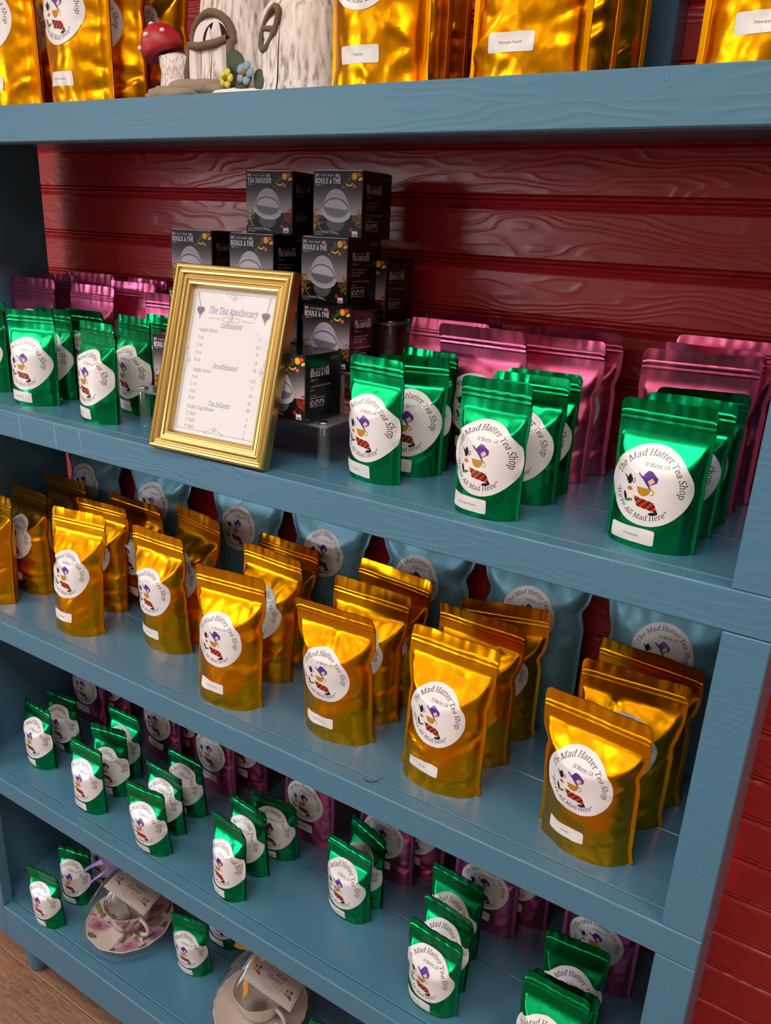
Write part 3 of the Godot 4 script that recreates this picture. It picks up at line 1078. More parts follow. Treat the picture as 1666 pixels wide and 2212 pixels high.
# ------------------------------------------------------------------ gilt frame with the price list
func make_picture_frame() -> void:
	var W := 0.172
	var H := 0.2215
	var t := thing("picture_frame", "gold picture frame with ridged moulding holding the price list, leaning on the black boxes", "picture frame", Vector3(-0.6455, 0.0, -0.009), 0.05)
	t.rotation = Vector3(-0.285, 0.05, 0)
	var prof := [Vector2(0, 0.0), Vector2(0, 0.012), Vector2(0.0012, 0.0145), Vector2(0.003, 0.0152), Vector2(0.005, 0.0145), Vector2(0.006, 0.0118), Vector2(0.0075, 0.0112), Vector2(0.0085, 0.0128), Vector2(0.0105, 0.0132), Vector2(0.012, 0.0118), Vector2(0.013, 0.0098), Vector2(0.0142, 0.0098), Vector2(0.0152, 0.0108), Vector2(0.017, 0.0108), Vector2(0.018, 0.0088), Vector2(0.0192, 0.0088), Vector2(0.0202, 0.0096), Vector2(0.0222, 0.0092), Vector2(0.0235, 0.0068), Vector2(0.0245, 0.004), Vector2(0.0245, 0.0)]
	# outer corners, going round; inward direction of each side
	var C := [Vector2(-W / 2, 0), Vector2(W / 2, 0), Vector2(W / 2, H), Vector2(-W / 2, H)]
	for s in 4:
		var a: Vector2 = C[s]
		var b: Vector2 = C[(s + 1) % 4]
		var dir := (b - a).normalized()
		var inn := Vector2(-dir.y, dir.x)
		var st := new_st()
		for i in prof.size() - 1:
			var p: Vector2 = prof[i]
			var q: Vector2 = prof[i + 1]
			var v := []
			for e in [[a, p, 1.0], [b, p, -1.0], [b, q, -1.0], [a, q, 1.0]]:
				var o: Vector2 = e[0] + inn * e[1].x + dir * e[1].x * e[2]
				v.append(Vector3(o.x, o.y, e[1].y))
			var o2 := Vector2(p.y - q.y, q.x - p.x)
			face(st, v, Vector3(inn.x * o2.x, inn.y * o2.x, o2.y))
		part("frame_rail", st.commit(), M.gilt, t)
	var pm := std(Color.WHITE, 0.5)
	pm.albedo_texture = price_list()
	var iw := W / 2 - 0.0235
	var ih := 0.0235
	var st := new_st()
	face(st, [Vector3(-iw, ih, 0), Vector3(iw, ih, 0), Vector3(iw, H - ih, 0), Vector3(-iw, H - ih, 0)], Vector3.BACK, [Vector2(0, 1), Vector2(1, 1), Vector2(1, 0), Vector2(0, 0)])
	part("price_list", st.commit(), pm, t, Vector3(0, 0, 0.0015), "white price list with grey scrolls and purple heading")
	part("glass_pane", box_mesh(Vector3(iw * 2, H - 2 * ih, 0.0012)), M.soft_pane, t, Vector3(0, H / 2, 0.003))
	part("backing_board", box_mesh(Vector3(W - 0.012, H - 0.012, 0.002)), std(Color(0.08, 0.075, 0.07), 0.8), t, Vector3(0, H / 2, -0.0002))
	var leg := part("easel_leg", box_mesh(Vector3(0.04, 0.14, 0.0025), 0.0004), std(Color(0.08, 0.075, 0.07), 0.8), t, Vector3(0, 0.0762, -0.0125))
	leg.rotation.x = 0.155


# ------------------------------------------------------------------ toadstool house figurine
func make_house() -> void:
	var t := thing("fairy_house", "white tree stump fairy house figurine with arched door and a red toadstool at its side", "figurine", Vector3(-0.635, 0.384, -0.115))
	var nz := FastNoiseLite.new()
	nz.seed = 4
	nz.frequency = 0.9
	var bark := std(Color(0.80, 0.75, 0.71), 0.85)
	var bn := NoiseTexture2D.new()
	var fn := FastNoiseLite.new()
	fn.seed = 12
	fn.frequency = 0.02
	fn.fractal_octaves = 4
	bn.noise = fn
	bn.width = 512
	bn.height = 512
	bn.seamless = true
	var rmp := Gradient.new()
	rmp.set_color(0, Color(0.50, 0.45, 0.41))
	rmp.set_color(1, Color(0.95, 0.91, 0.89))
	rmp.add_point(0.42, Color(0.85, 0.80, 0.77))
	bn.color_ramp = rmp
	bark.albedo_color = Color.WHITE
	bark.albedo_texture = bn
	bark.uv1_scale = Vector3(5, 0.8, 1)
	var brown := std(Color(0.42, 0.34, 0.25), 0.85)
	var stone := std(Color(0.56, 0.49, 0.41), 0.9)
	var groove := func(a: float, v: float) -> float: return 1.0 + 0.05 * nz.get_noise_2d(a * 9.0, v * 1.2) + 0.045 * nz.get_noise_2d(a * 26.0, v * 1.5 + 7.0)
	part("snow_base", ball(Vector3(0.120, 0.017, 0.058), 40, 12, 0.12, 3), std(Color(0.88, 0.85, 0.83), 0.9), t, Vector3(0.0, 0.004, 0.008))
	part("trunk", lathe([Vector2(0.066, 0.004), Vector2(0.059, 0.02), Vector2(0.055, 0.05), Vector2(0.050, 0.09), Vector2(0.046, 0.13), Vector2(0.045, 0.17), Vector2(0.05, 0.19), Vector2(0.0, 0.2)], 96, groove), bark, t, Vector3(-0.048, 0, -0.01))
	part("tower", lathe([Vector2(0.064, 0.006), Vector2(0.061, 0.02), Vector2(0.059, 0.05), Vector2(0.055, 0.085), Vector2(0.043, 0.1), Vector2(0.05, 0.108), Vector2(0.052, 0.118), Vector2(0.04, 0.13), Vector2(0.0, 0.14)], 96, groove), bark, t, Vector3(0.056, 0, 0.0))
	var red := std(Color(0.66, 0.09, 0.14), 0.45)
	var white := std(Color(0.88, 0.85, 0.83), 0.7)
	part("roof_cap", lathe([Vector2(0.03, 0.0), Vector2(0.082, -0.006), Vector2(0.086, 0.006), Vector2(0.066, 0.04), Vector2(0.034, 0.062), Vector2(0.0, 0.068)], 40), red, t, Vector3(-0.048, 0.185, -0.01))
	# arched door set in the trunk front
	var fz := 0.0
	var arch := []
	for k in 5:
		arch.append(Vector3(-0.0885 + k * 0.0012, 0.018 + k * 0.0105, 0.046 - 0.0008 * k))
	for k in 13:
		var a := PI - PI * k / 12.0
		arch.append(Vector3(-0.0535 + cos(a) * 0.0295, 0.063 + sin(a) * 0.0275, 0.0415 - 0.004 * absf(cos(a))))
	for k in 5:
		arch.append(Vector3(-0.024 + k * 0.0008, 0.060 - k * 0.0105, 0.043 + 0.0008 * k))
	part("door_frame", tube(arch, 0.0046, 8), brown, t)
	part("door_rail", tube([Vector3(-0.083, 0.061, 0.0435), Vector3(-0.066, 0.058, 0.047), Vector3(-0.04, 0.060, 0.047), Vector3(-0.026, 0.064, 0.044)], 0.0044, 8), brown, t)
	for k in 3:
		part("door_plank", box_mesh(Vector3(0.0185, 0.044, 0.003), 0.001), bark, t, Vector3(-0.0735 + k * 0.0192, 0.037, 0.0445))
	# fanlight: a dark hollow with a pale reveal
	var st := new_st()
	for k in 16:
		var a := PI * k / 16.0
		var b := PI * (k + 1) / 16.0
		face(st, [Vector3(0, 0, 0), Vector3(cos(a) * 0.0255, sin(a) * 0.0235, 0), Vector3(cos(b) * 0.0255, sin(b) * 0.0235, 0)], Vector3.BACK)
	part("fanlight_reveal", st.commit(), white, t, Vector3(-0.0535, 0.063, 0.0412))
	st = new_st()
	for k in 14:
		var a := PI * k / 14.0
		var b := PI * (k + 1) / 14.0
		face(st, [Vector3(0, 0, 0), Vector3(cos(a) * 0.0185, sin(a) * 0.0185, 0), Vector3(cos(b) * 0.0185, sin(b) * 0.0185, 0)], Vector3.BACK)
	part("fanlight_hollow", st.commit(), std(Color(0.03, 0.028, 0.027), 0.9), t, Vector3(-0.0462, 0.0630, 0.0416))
	# little round window frame on the tower
	var loop := []
	for k in 21:
		var a := TAU * k / 20.0
		var q := Vector2(cos(a) * 0.0085, sin(a) * 0.021).rotated(-0.62)
		loop.append(Vector3(0.041 + q.x, 0.066 + q.y, 0.0555 + q.x * 0.25))
	part("window_frame", tube(loop, 0.0036, 7), brown, t)
	part("window_bar", tube([Vector3(0.033, 0.067, 0.0545), Vector3(0.049, 0.065, 0.058)], 0.003, 6), brown, t)
	part("window_pane", ball(Vector3(0.010, 0.017, 0.003), 16, 8), white, t, Vector3(0.041, 0.066, 0.0535))
	# toadstool
	part("toadstool_stalk", lathe([Vector2(0.025, 0.004), Vector2(0.021, 0.02), Vector2(0.019, 0.034), Vector2(0.022, 0.050), Vector2(0.0, 0.058)], 40, groove), bark, t, Vector3(-0.104, 0, 0.04))
	var cap := lathe([Vector2(0.004, -0.004), Vector2(0.021, -0.008), Vector2(0.0245, -0.002), Vector2(0.0235, 0.008), Vector2(0.017, 0.019), Vector2(0.008, 0.0245), Vector2(0.0, 0.0255)], 36)
	var cp := part("toadstool_cap", cap, red, t, Vector3(-0.122, 0.060, 0.046))
	cp.rotation = Vector3(0.2, 0, 0.35)
	for q in [Vector3(0.0, 0.0255, 0.002), Vector3(0.004, 0.013, 0.0205), Vector3(-0.012, 0.006, 0.0205), Vector3(0.018, 0.011, 0.009), Vector3(-0.02, 0.011, 0.008)]:
		part("cap_spot", ball(Vector3(0.0032, 0.0028, 0.0032), 10, 6), white, cp, q)
	# steps
	part("door_step", ball(Vector3(0.036, 0.010, 0.018), 24, 10, 0.35, 8), stone, t, Vector3(-0.094, 0.009, 0.062))
	part("door_step", ball(Vector3(0.042, 0.009, 0.016), 24, 10, 0.4, 21), stone, t, Vector3(-0.067, 0.018, 0.048))
	# flowers and leaves
	var leafm := std(Color(0.16, 0.24, 0.13), 0.6)
	for q in [[Vector3(-0.010, 0.040, 0.05), 0.9, 0.016], [Vector3(0.006, 0.019, 0.056), -0.6, 0.014], [Vector3(0.028, 0.019, 0.056), 0.4, 0.013]]:
		var l := part("leaf", ball(Vector3(q[2] * 0.62, q[2], 0.0026), 12, 8), leafm, t, q[0])
		l.rotation = Vector3(-0.2, 0, q[1])
	for q in [[Vector3(0.011, 0.027, 0.059), Color(0.50, 0.59, 0.66), 5, 0.0068], [Vector3(-0.018, 0.024, 0.056), Color(0.80, 0.77, 0.25), 5, 0.0055]]:
		var pmat := std(q[1], 0.6)
		for k in q[2]:
			var a: float = TAU * k / q[2]
			var pt := part("petal", ball(Vector3(q[3] * 0.75, q[3] * 0.8, 0.0024), 10, 6), pmat, t, q[0] + Vector3(cos(a), sin(a), 0.1) * q[3])
			pt.rotation.x = -0.3
		part("flower_heart", ball(Vector3(0.0032, 0.0032, 0.003), 8, 6), std(Color(0.12, 0.2, 0.26) if q[3] > 0.008 else Color(0.6, 0.45, 0.05), 0.7), t, q[0] + Vector3(0, 0, 0.002))


# ------------------------------------------------------------------ tea pouches
class Pouch:
	var W: float
	var H: float
	var D: float
	var pinch := 0.04
	var notch := 0.0
	var fin_w := 0.0042
	var vz := 0.78
	var vfull := 0.52
	var lean := 0.0
	var curl := 0.0
	var amp := 0.0012
	var noise: FastNoiseLite
	var creases := []
	var st_y := 0.05
	var st_r := 0.0365
	var seed_off := 0.0

	func half(v: float) -> float:
		var b := 0.35 + 0.65 * smoothstep(0.0, 0.1, v)
		b *= 1.0 - smoothstep(vfull + 0.04, vz - 0.02, v)
		var e := (v - vfull - 0.05) / 0.045
		return W * 0.5 * (1.0 - pinch * b - notch * exp(-e * e))

	func thick(u: float, v: float, x: float, y: float, back: bool) -> float:
		if v >= vz:
			return 0.0007
		var fin := fin_w / half(v)
		var au := absf(u) / (1.0 - fin)
		if au >= 1.0:
			return 0.0007
		var side := D * pow(1.0 - pow(au, 2.3), 0.62)
		var slope := D / ((vz - vfull) * H)
		var roof := slope * (vz - v) * H
		roof *= 1.0 + 0.25 * sin((vz - v) / (vz - vfull) * 2.2)
		# smooth minimum, kept tight so that the fold stays visible
		var k := 0.0022
		var q := clampf(0.5 + 0.5 * (roof - side) / k, 0.0, 1.0)
		var t := lerpf(roof, side, q) - k * q * (1.0 - q)
		t *= 0.90 + 0.10 * smoothstep(0.0, 0.14, v)
		t = maxf(t, 0.0)
		if back:
			return t * 0.86 + 0.0007
		var m := smoothstep(0.0, 0.006, t)
		var ds := Vector2(x, y - st_y).length() / st_r
		var calm := 0.3 + 0.7 * smoothstep(0.7, 1.08, ds)
		t += noise.get_noise_2d(x * 900.0 + seed_off, y * 620.0) * amp * 0.7 * m * calm
		t += noise.get_noise_2d(x * 330.0 - seed_off, y * 260.0) * amp * 1.5 * m * (0.5 + 0.5 * calm)
		for c in creases:
			var a: Vector2 = c[0]
			var ab: Vector2 = c[1] - a
			var p := Vector2(x, y) - a
			var h := clampf(p.dot(ab) / ab.length_squared(), 0.0, 1.0)
			var d: float = (p - ab * h).length() / c[3]
			if d < 4.0:
				t += c[2] * exp(-d * d * 0.7) * (1.0 - h * 0.75) * m * calm
		return maxf(t, 0.0002) + 0.0007

	func at(u: float, v: float, back := false) -> Vector3:
		var hw := half(v)
		var x := u * hw
		var y := v * H
		var t := thick(u, v, x, y, back)
		var z := -t if back else t
		if v > vz:   # flat crimped top
			var k := (v - vz) / (1.0 - vz)
			z += 0.0010 * k * sin(x * 430.0 + seed_off + 2.5 * noise.get_noise_2d(x * 500.0, seed_off)) * (0.35 + 0.65 * absf(noise.get_noise_2d(x * 400.0, seed_off * 2.0))) + curl * k * k + 0.0024 * k * noise.get_noise_2d(x * 260.0, y * 300.0 + seed_off)
			var r := 0.006   # rounded corners
			var e := absf(x) - (hw - r)
			if e > 0.0:
				y -= (r - sqrt(maxf(r * r - e * e, 0.0))) * smoothstep(0.86, 1.0, v)
		elif v < 0.05:
			var r := 0.004
			var e := absf(x) - (hw - r)
			if e > 0.0:
				y += (r - sqrt(maxf(r * r - e * e, 0.0))) * (1.0 - v / 0.05)
		return Vector3(x, y, z - lean * y)

	func on_front(x: float, y: float, lift: float) -> Vector3:
		var v := y / H
		var p := at(clampf(x / half(v), -1.0, 1.0), v)
		p.z += lift
		p.x += signf(x) * 0.0011 * smoothstep(0.62, 0.95, absf(x) / half(v))
		return p


# kinds: colour, half depth, pinch, zip line, full line, emblem height, tag place, wrinkle size
const KINDS := {
	"g": ["green_foil", 0.0205, 0.025, 0.765, 0.50, 0.0595, Vector2(-0.011, 0.0130), 0.0009],
	"p": ["pink_foil", 0.0125, 0.05, 0.80, 0.56, 0.0780, Vector2(-0.006, 0.0300), 0.0012],
	"a": ["gold_foil", 0.0300, 0.075, 0.815, 0.55, 0.0980, Vector2(-0.010, 0.0300), 0.0017],
	"s": ["gold_foil", 0.0300, 0.05, 0.815, 0.56, 0.1010, Vector2(-0.004, 0.0300), 0.0019],
	"b": ["blue_foil", 0.0220, 0.10, 0.84, 0.56, 0.1550, Vector2(0.0, 0.06), 0.0016],
}


func pouch(kind: String, shelf: int, x: float, z: float, yaw: float, w: float, h: float, lean: float, flavour: String, label: String, group: String) -> void:
	var K: Array = KINDS[kind]
	var r := RandomNumberGenerator.new()
	r.seed = hash(label)
	var p := Pouch.new()
	p.W = w
	p.H = h
	p.D = K[1] * r.randf_range(0.93, 1.05)
	p.pinch = K[2] * r.randf_range(0.8, 1.2)
	p.notch = K[2] * r.randf_range(0.3, 0.9)
	p.fin_w = 0.0042 if w < 0.1 else 0.0058
	p.vz = K[3] + r.randf_range(-0.015, 0.015)
	p.vfull = K[4] + r.randf_range(-0.04, 0.04)
	p.lean = lean
	p.curl = r.randf_range(-0.004, 0.006)
	p.amp = K[7]
	p.st_y = K[5]
	p.seed_off = r.randf() * 500.0
	p.noise = FastNoiseLite.new()
	p.noise.seed = r.randi() % 10000
	p.noise.frequency = 0.055
	p.noise.fractal_octaves = 2
	for k in 11:
		var s := -1.0 if r.randf() < 0.4 else 1.0
		var y0 := h * r.randf_range(0.08, 0.62)
		var a := Vector2(s * w * r.randf_range(0.36, 0.46), y0)
		var b := a + Vector2(-s * w * r.randf_range(0.12, 0.34), h * r.randf_range(-0.12, 0.12))
		p.creases.append([a, b, r.randf_range(-1.0, 1.0) * K[7] * 2.2, r.randf_range(0.0018, 0.0048)])
	for k in 3:   # dents under the zip
		var a := Vector2(w * r.randf_range(-0.3, 0.3), h * (p.vz - 0.01))
		var b := a + Vector2(w * r.randf_range(-0.08, 0.08), -h * r.randf_range(0.07, 0.16))
		p.creases.append([a, b, r.randf_range(-1.0, 0.7) * K[7] * 1.6, r.randf_range(0.003, 0.006)])
	var t := thing("tea_pouch", label, "tea pouch", Vector3(x, SHELF[shelf] + 0.0003, z), yaw, group)
	# front, back and gusset
	var nu := 40
	var nv := 56
	var P := PackedVector3Array()
	var UV := PackedVector2Array()
	for j in nv + 1:
		var v := float(j) / nv
		for i in nu + 1:
			var s := 2.0 * i / nu - 1.0
			P.append(p.at(0.62 * s + 0.38 * sin(s * PI / 2), v))
			UV.append(Vector2(float(i) / nu, 1.0 - v))
	var front := grid_arrays(P, nu, nv, UV)
	var Q := PackedVector3Array()
	var UQ := PackedVector2Array()
	var nb := 28
	for j in nb + 1:
		var v := float(j) / nb
		for i in 21:
			var s := 2.0 * i / 20.0 - 1.0
			Q.append(p.at(0.62 * s + 0.38 * sin(s * PI / 2), v, true))
			UQ.append(Vector2(i / 20.0, 1.0 - v))
	var rear := grid_arrays(Q, 20, nb, UQ, true)
	var B := PackedVector3Array()
	var UB := PackedVector2Array()
	for k in 2:
		for i in nu + 1:
			var s := 2.0 * i / nu - 1.0
			B.append(p.at(0.62 * s + 0.38 * sin(s * PI / 2), 0.0, k == 0))
			UB.append(Vector2(float(i) / nu, k))
	part("pouch_body", join_arrays([front, rear, grid_arrays(B, nu, 1, UB, false)]), M[K[0]], t)
	# zip: two ribs pressed across the top
	var Z := PackedVector3Array()
	var UZ := PackedVector2Array()
	var ribs := [0.0, 0.0009, 0.0011, 0.0003, 0.0002, 0.0009, 0.0011, 0.0009, 0.0]
	for j in ribs.size():
		var v := p.vz + (0.012 + 0.0012 * j) / h
		for i in 25:
			var q := p.at((i / 12.0 - 1.0) * 0.985, v)
			q.z += ribs[j] + 0.0002
			Z.append(q)
			UZ.append(Vector2(i / 24.0, j / 8.0))
	part("zip_strip", join_arrays([grid_arrays(Z, 24, ribs.size() - 1, UZ)]), M[K[0]], t)
	# round emblem sticker
	var S := PackedVector3Array()
	var US := PackedVector2Array()
	var cx := w * r.randf_range(-0.045, 0.02)
	var rings := 12
	var seg := 48
	for j in rings + 1:
		var rr := p.st_r * maxf(float(j) / rings, 0.002)
		for i in seg + 1:
			var a := TAU * i / seg
			var d := Vector2(cos(a), sin(a)) * rr
			S.append(p.on_front(clampf(cx + d.x, -w * 0.492, w * 0.492), p.st_y + d.y, 0.0007))
			US.append(Vector2(0.5 + 0.5 * d.x / p.st_r, 0.5 - 0.5 * d.y / p.st_r))
	part("emblem_sticker", join_arrays([grid_arrays(S, seg, rings, US, true)]), M.emblem, t, Vector3.ZERO, "round white sticker with purple lettering and tea things")
	# small flavour tag
	var T := PackedVector3Array()
	var UT := PackedVector2Array()
	var c: Vector2 = K[6]
	var tilt := r.randf_range(-0.05, 0.02)
	for j in 7:
		for i in 17:
			var e := Vector2((i / 16.0 - 0.5) * 0.0415, (j / 6.0 - 0.5) * 0.0148)
			if (i == 0 or i == 16) and (j == 0 or j == 6):
				e *= Vector2(0.975, 0.94)
			var o := c + e.rotated(tilt)
			T.append(p.on_front(clampf(o.x, -p.half(0.1) * 0.97, 1.0), o.y, 0.0007))
			UT.append(Vector2(i / 16.0, 1.0 - j / 6.0))
	if kind != "b":
		part("flavour_tag", join_arrays([grid_arrays(T, 16, 6, UT)]), tags[flavour], t, Vector3.ZERO, "small white flavour tag")


func make_pouches() -> void:
	pouch("g", 2, -1.170, -0.085, -0.100, 0.080, 0.135, 0.020, "Raspberry", "green pouch cut by the left edge of the picture on the price list shelf", "green pouches on the price list shelf")
	pouch("g", 2, -1.039, -0.060, 0.269, 0.080, 0.133, 0.048, "Raspberry", "front green pouch tagged Raspberry at the left end of the price list shelf", "green pouches on the price list shelf")
	pouch("g", 2, -1.054, -0.115, -0.002, 0.080, 0.132, -0.008, "Raspberry", "green pouch half hidden directly behind the front Raspberry pouch", "green pouches on the price list shelf")
	pouch("g", 2, -1.029, -0.150, 0.056, 0.081, 0.130, -0.032, "Raspberry", "green pouch furthest back behind the Raspberry pouches with only its top showing", "green pouches on the price list shelf")
	pouch("g", 2, -0.889, -0.052, -0.105, 0.080, 0.131, 0.039, "Blackberry", "green pouch with glare across its emblem, nearest the shelf edge left of the frame", "green pouches on the price list shelf")
	pouch("g", 2, -0.886, -0.119, -0.132, 0.078, 0.135, -0.033, "Wild Blackberry", "green pouch tagged Wild Blackberry standing behind the clear riser post", "green pouches on the price list shelf")
	pouch("g", 2, -0.875, -0.160, -0.080, 0.080, 0.134, 0.014, "Wild Blackberry", "green pouch top peeking out between the Wild Blackberry pouch and the black boxes", "green pouches on the price list shelf")
	pouch("g", 2, -0.453, -0.069, -0.140, 0.076, 0.135, -0.024, "Papaya", "front green pouch tagged Papaya right beside the tea infuser boxes", "green pouches on the price list shelf")
	pouch("g", 2, -0.438, -0.115, 0.285, 0.082, 0.132, 0.076, "Papaya", "second green pouch tagged Papaya tucked behind the front Papaya pouch", "green pouches on the price list shelf")
	pouch("g", 2, -0.440, -0.152, -0.111, 0.079, 0.135, 0.034, "Papaya", "third green pouch of the Papaya row showing only its top edge before pink pouches", "green pouches on the price list shelf")
	pouch("g", 2, -0.303, -0.041, -0.051, 0.076, 0.134, 0.025, "Georgia Peach", "front green pouch tagged Georgia Peach in the middle of the right half shelf", "green pouches on the price list shelf")
	pouch("g", 2, -0.296, -0.109, 0.064, 0.082, 0.131, 0.011, "Georgia Peach", "second green pouch whose tag reads each, behind the front Georgia Peach pouch", "green pouches on the price list shelf")
	pouch("g", 2, -0.298, -0.150, 0.115, 0.082, 0.129, 0.041, "Georgia Peach", "third green pouch of the Georgia Peach row, before a pink pouch", "green pouches on the price list shelf")
	pouch("g", 2, -0.145, -0.060, -0.076, 0.084, 0.133, -0.014, "Pineapple", "large looking green pouch tagged Pineapple at the right end of the price list shelf", "green pouches on the price list shelf")
	pouch("g", 2, -0.141, -0.114, -0.017, 0.084, 0.128, 0.121, "Pineapple", "second green pouch right behind the front Pineapple pouch", "green pouches on the price list shelf")
	pouch("g", 2, -0.137, -0.154, 0.270, 0.085, 0.133, -0.048, "Pineapple", "dark third green pouch at the back of the Pineapple row", "green pouches on the price list shelf")
	pouch("p", 2, -1.206, -0.190, 0.067, 0.105, 0.164, -0.022, "Raspberry", "pink pouch at the far left of the price list shelf against the blue side panel", "pink pouches on the price list shelf")
	pouch("p", 2, -1.191, -0.218, -0.041, 0.105, 0.169, 0.036, "Raspberry", "dim pink pouch behind the far left pink pouch", "pink pouches on the price list shelf")
	pouch("p", 2, -1.150, -0.250, 0.130, 0.105, 0.173, 0.044, "Raspberry", "dark plum looking pink pouch against the red wall, third from the left panel", "pink pouches on the price list shelf")
	pouch("p", 2, -1.061, -0.190, -0.052, 0.106, 0.162, -0.012, "Raspberry", "bright pink pouch with a folded crease directly behind the Raspberry green pouches", "pink pouches on the price list shelf")
	pouch("p", 2, -1.014, -0.218, 0.025, 0.105, 0.169, 0.030, "Wild Blackberry", "wide pink pouch with a grey white emblem above the Wild Blackberry green pouch", "pink pouches on the price list shelf")
	pouch("p", 2, -1.016, -0.250, -0.144, 0.105, 0.172, 0.048, "Wild Blackberry", "dark pink pouch top against the red wall left of the black boxes", "pink pouches on the price list shelf")
	pouch("p", 2, -0.894, -0.196, 0.028, 0.105, 0.161, -0.004, "Wild Blackberry", "pink pouch partly covered by the left stack of black boxes", "pink pouches on the price list shelf")
	pouch("p", 2, -0.380, -0.186, -0.050, 0.110, 0.166, -0.100, "Papaya", "front pink pouch of the three behind the Papaya green pouches", "pink pouches on the price list shelf")
	pouch("p", 2, -0.447, -0.214, 0.018, 0.106, 0.164, -0.006, "Papaya", "middle pink pouch of the three behind the Papaya green pouches", "pink pouches on the price list shelf")
	pouch("p", 2, -0.445, -0.250, 0.007, 0.107, 0.167, -0.005, "Papaya", "rear pink pouch against the red wall behind the Papaya green pouches", "pink pouches on the price list shelf")
	pouch("p", 2, -0.308, -0.205, 0.046, 0.110, 0.159, 0.063, "Georgia Peach", "front pink pouch with a shiny crease behind the Georgia Peach green pouches", "pink pouches on the price list shelf")
	pouch("p", 2, -0.299, -0.250, 0.080, 0.108, 0.166, -0.010, "Georgia Peach", "rear pink pouch against the red wall behind the Georgia Peach green pouches", "pink pouches on the price list shelf")
	pouch("p", 2, -0.149, -0.187, 0.152, 0.111, 0.164, -0.068, "Pineapple", "front pink pouch with rosy glints behind the Pineapple green pouches", "pink pouches on the price list shelf")
	pouch("p", 2, -0.145, -0.215, -0.117, 0.105, 0.166, 0.020, "Pineapple", "middle pink pouch just showing behind the Pineapple green pouches", "pink pouches on the price list shelf")
	pouch("p", 2, -0.138, -0.250, 0.000, 0.105, 0.171, 0.041, "Pineapple", "rear dark pink pouch in the right corner behind the Pineapple green pouches", "pink pouches on the price list shelf")
	pouch("a", 3, -1.197, -0.057, -0.078, 0.113, 0.183, 0.056, "Champagne", "gold pouch cut by the left edge of the picture on the gold pouch shelf", "gold pouches on the gold pouch shelf")
	pouch("a", 3, -1.180, -0.120, -0.084, 0.112, 0.179, 0.001, "Champagne", "brownish gold pouch against the left side panel, turned narrow to view", "gold pouches on the gold pouch shelf")
	pouch("a", 3, -1.159, -0.190, -0.037, 0.119, 0.189, -0.055, "Champagne", "dim gold pouch at the left back below the first blue pouch", "gold pouches on the gold pouch shelf")
	pouch("a", 3, -0.992, -0.063, 0.141, 0.106, 0.192, 0.090, "Champagne", "front gold pouch with a crimped top nearest the left end of its shelf", "gold pouches on the gold pouch shelf")
	pouch("a", 3, -1.029, -0.143, 0.073, 0.112, 0.180, 0.071, "Champagne", "gold pouch half hidden behind the crimped top gold pouch", "gold pouches on the gold pouch shelf")
	pouch("a", 3, -0.977, -0.197, -0.052, 0.125, 0.191, -0.108, "Nutmeg", "brown shaded gold pouch in the back row before the second blue pouch", "gold pouches on the gold pouch shelf")
	pouch("a", 3, -0.842, -0.110, -0.007, 0.107, 0.189, -0.068, "Nutmeg", "front gold pouch with a slanted orange top, second along the shelf edge", "gold pouches on the gold pouch shelf")
	pouch("a", 3, -0.846, -0.160, -0.186, 0.115, 0.196, 0.130, "Nutmeg", "back row gold pouch before the third blue pouch", "gold pouches on the gold pouch shelf")
	pouch("a", 3, -0.664, -0.052, 0.106, 0.111, 0.189, 0.052, "Hatters Blend", "front gold pouch tagged Hatters Blend", "gold pouches on the gold pouch shelf")
	pouch("a", 3, -0.674, -0.136, -0.063, 0.113, 0.183, 0.130, "Hatters Blend", "bright middle row gold pouch behind the Hatters Blend pouch", "gold pouches on the gold pouch shelf")
	pouch("a", 3, -0.693, -0.194, -0.068, 0.122, 0.174, 0.130, "Hatters Blend", "back row gold pouch behind the Hatters Blend pair, before a round white emblem", "gold pouches on the gold pouch shelf")
	pouch("a", 3, -0.498, -0.078, 0.046, 0.114, 0.186, -0.083, "Peach Apricot", "front gold pouch tagged Peach Apricot with an orange brown top flap", "gold pouches on the gold pouch shelf")
	pouch("a", 3, -0.499, -0.139, -0.008, 0.119, 0.182, 0.043, "Peach Apricot", "bright middle row gold pouch behind the Peach Apricot pouch", "gold pouches on the gold pouch shelf")
	pouch("a", 3, -0.490, -0.197, -0.114, 0.122, 0.192, -0.046, "Peach Apricot", "back row gold pouch behind the Peach Apricot pair", "gold pouches on the gold pouch shelf")
	pouch("a", 3, -0.342, -0.068, -0.035, 0.114, 0.187, 0.054, "Mango", "front gold pouch tagged Mango with a dark edged zip top", "gold pouches on the gold pouch shelf")
	pouch("a", 3, -0.339, -0.141, -0.029, 0.116, 0.191, 0.033, "Mango", "middle row gold pouch leaning behind the Mango pouch", "gold pouches on the gold pouch shelf")
	pouch("a", 3, -0.332, -0.200, 0.292, 0.114, 0.185, -0.026, "Mango", "back row dark gold pouch behind the Mango pair", "gold pouches on the gold pouch shelf")
	pouch("a", 3, -0.162, -0.068, -0.116, 0.115, 0.180, -0.115, "Vanilla", "front gold pouch tagged Vanilla at the right end, largest in view", "gold pouches on the gold pouch shelf")
	pouch("a", 3, -0.151, -0.135, 0.051, 0.116, 0.181, 0.018, "Vanilla", "crinkled gold pouch behind the Vanilla pouch", "gold pouches on the gold pouch shelf")
	pouch("a", 3, -0.144, -0.192, -0.098, 0.120, 0.189, -0.065, "Vanilla", "rear gold pouch behind the crinkled Vanilla pouch, by the right upright", "gold pouches on the gold pouch shelf")
	pouch("g", 4, -1.152, -0.075, -0.031, 0.078, 0.124, -0.022, "Champagne", "front green pouch at the far left of the second lowest shelf", "green pouches on the second lowest shelf")
	pouch("g", 4, -1.152, -0.131, 0.089, 0.077, 0.123, -0.083, "Champagne", "green pouch behind the far left one, before a pink pouch", "green pouches on the second lowest shelf")
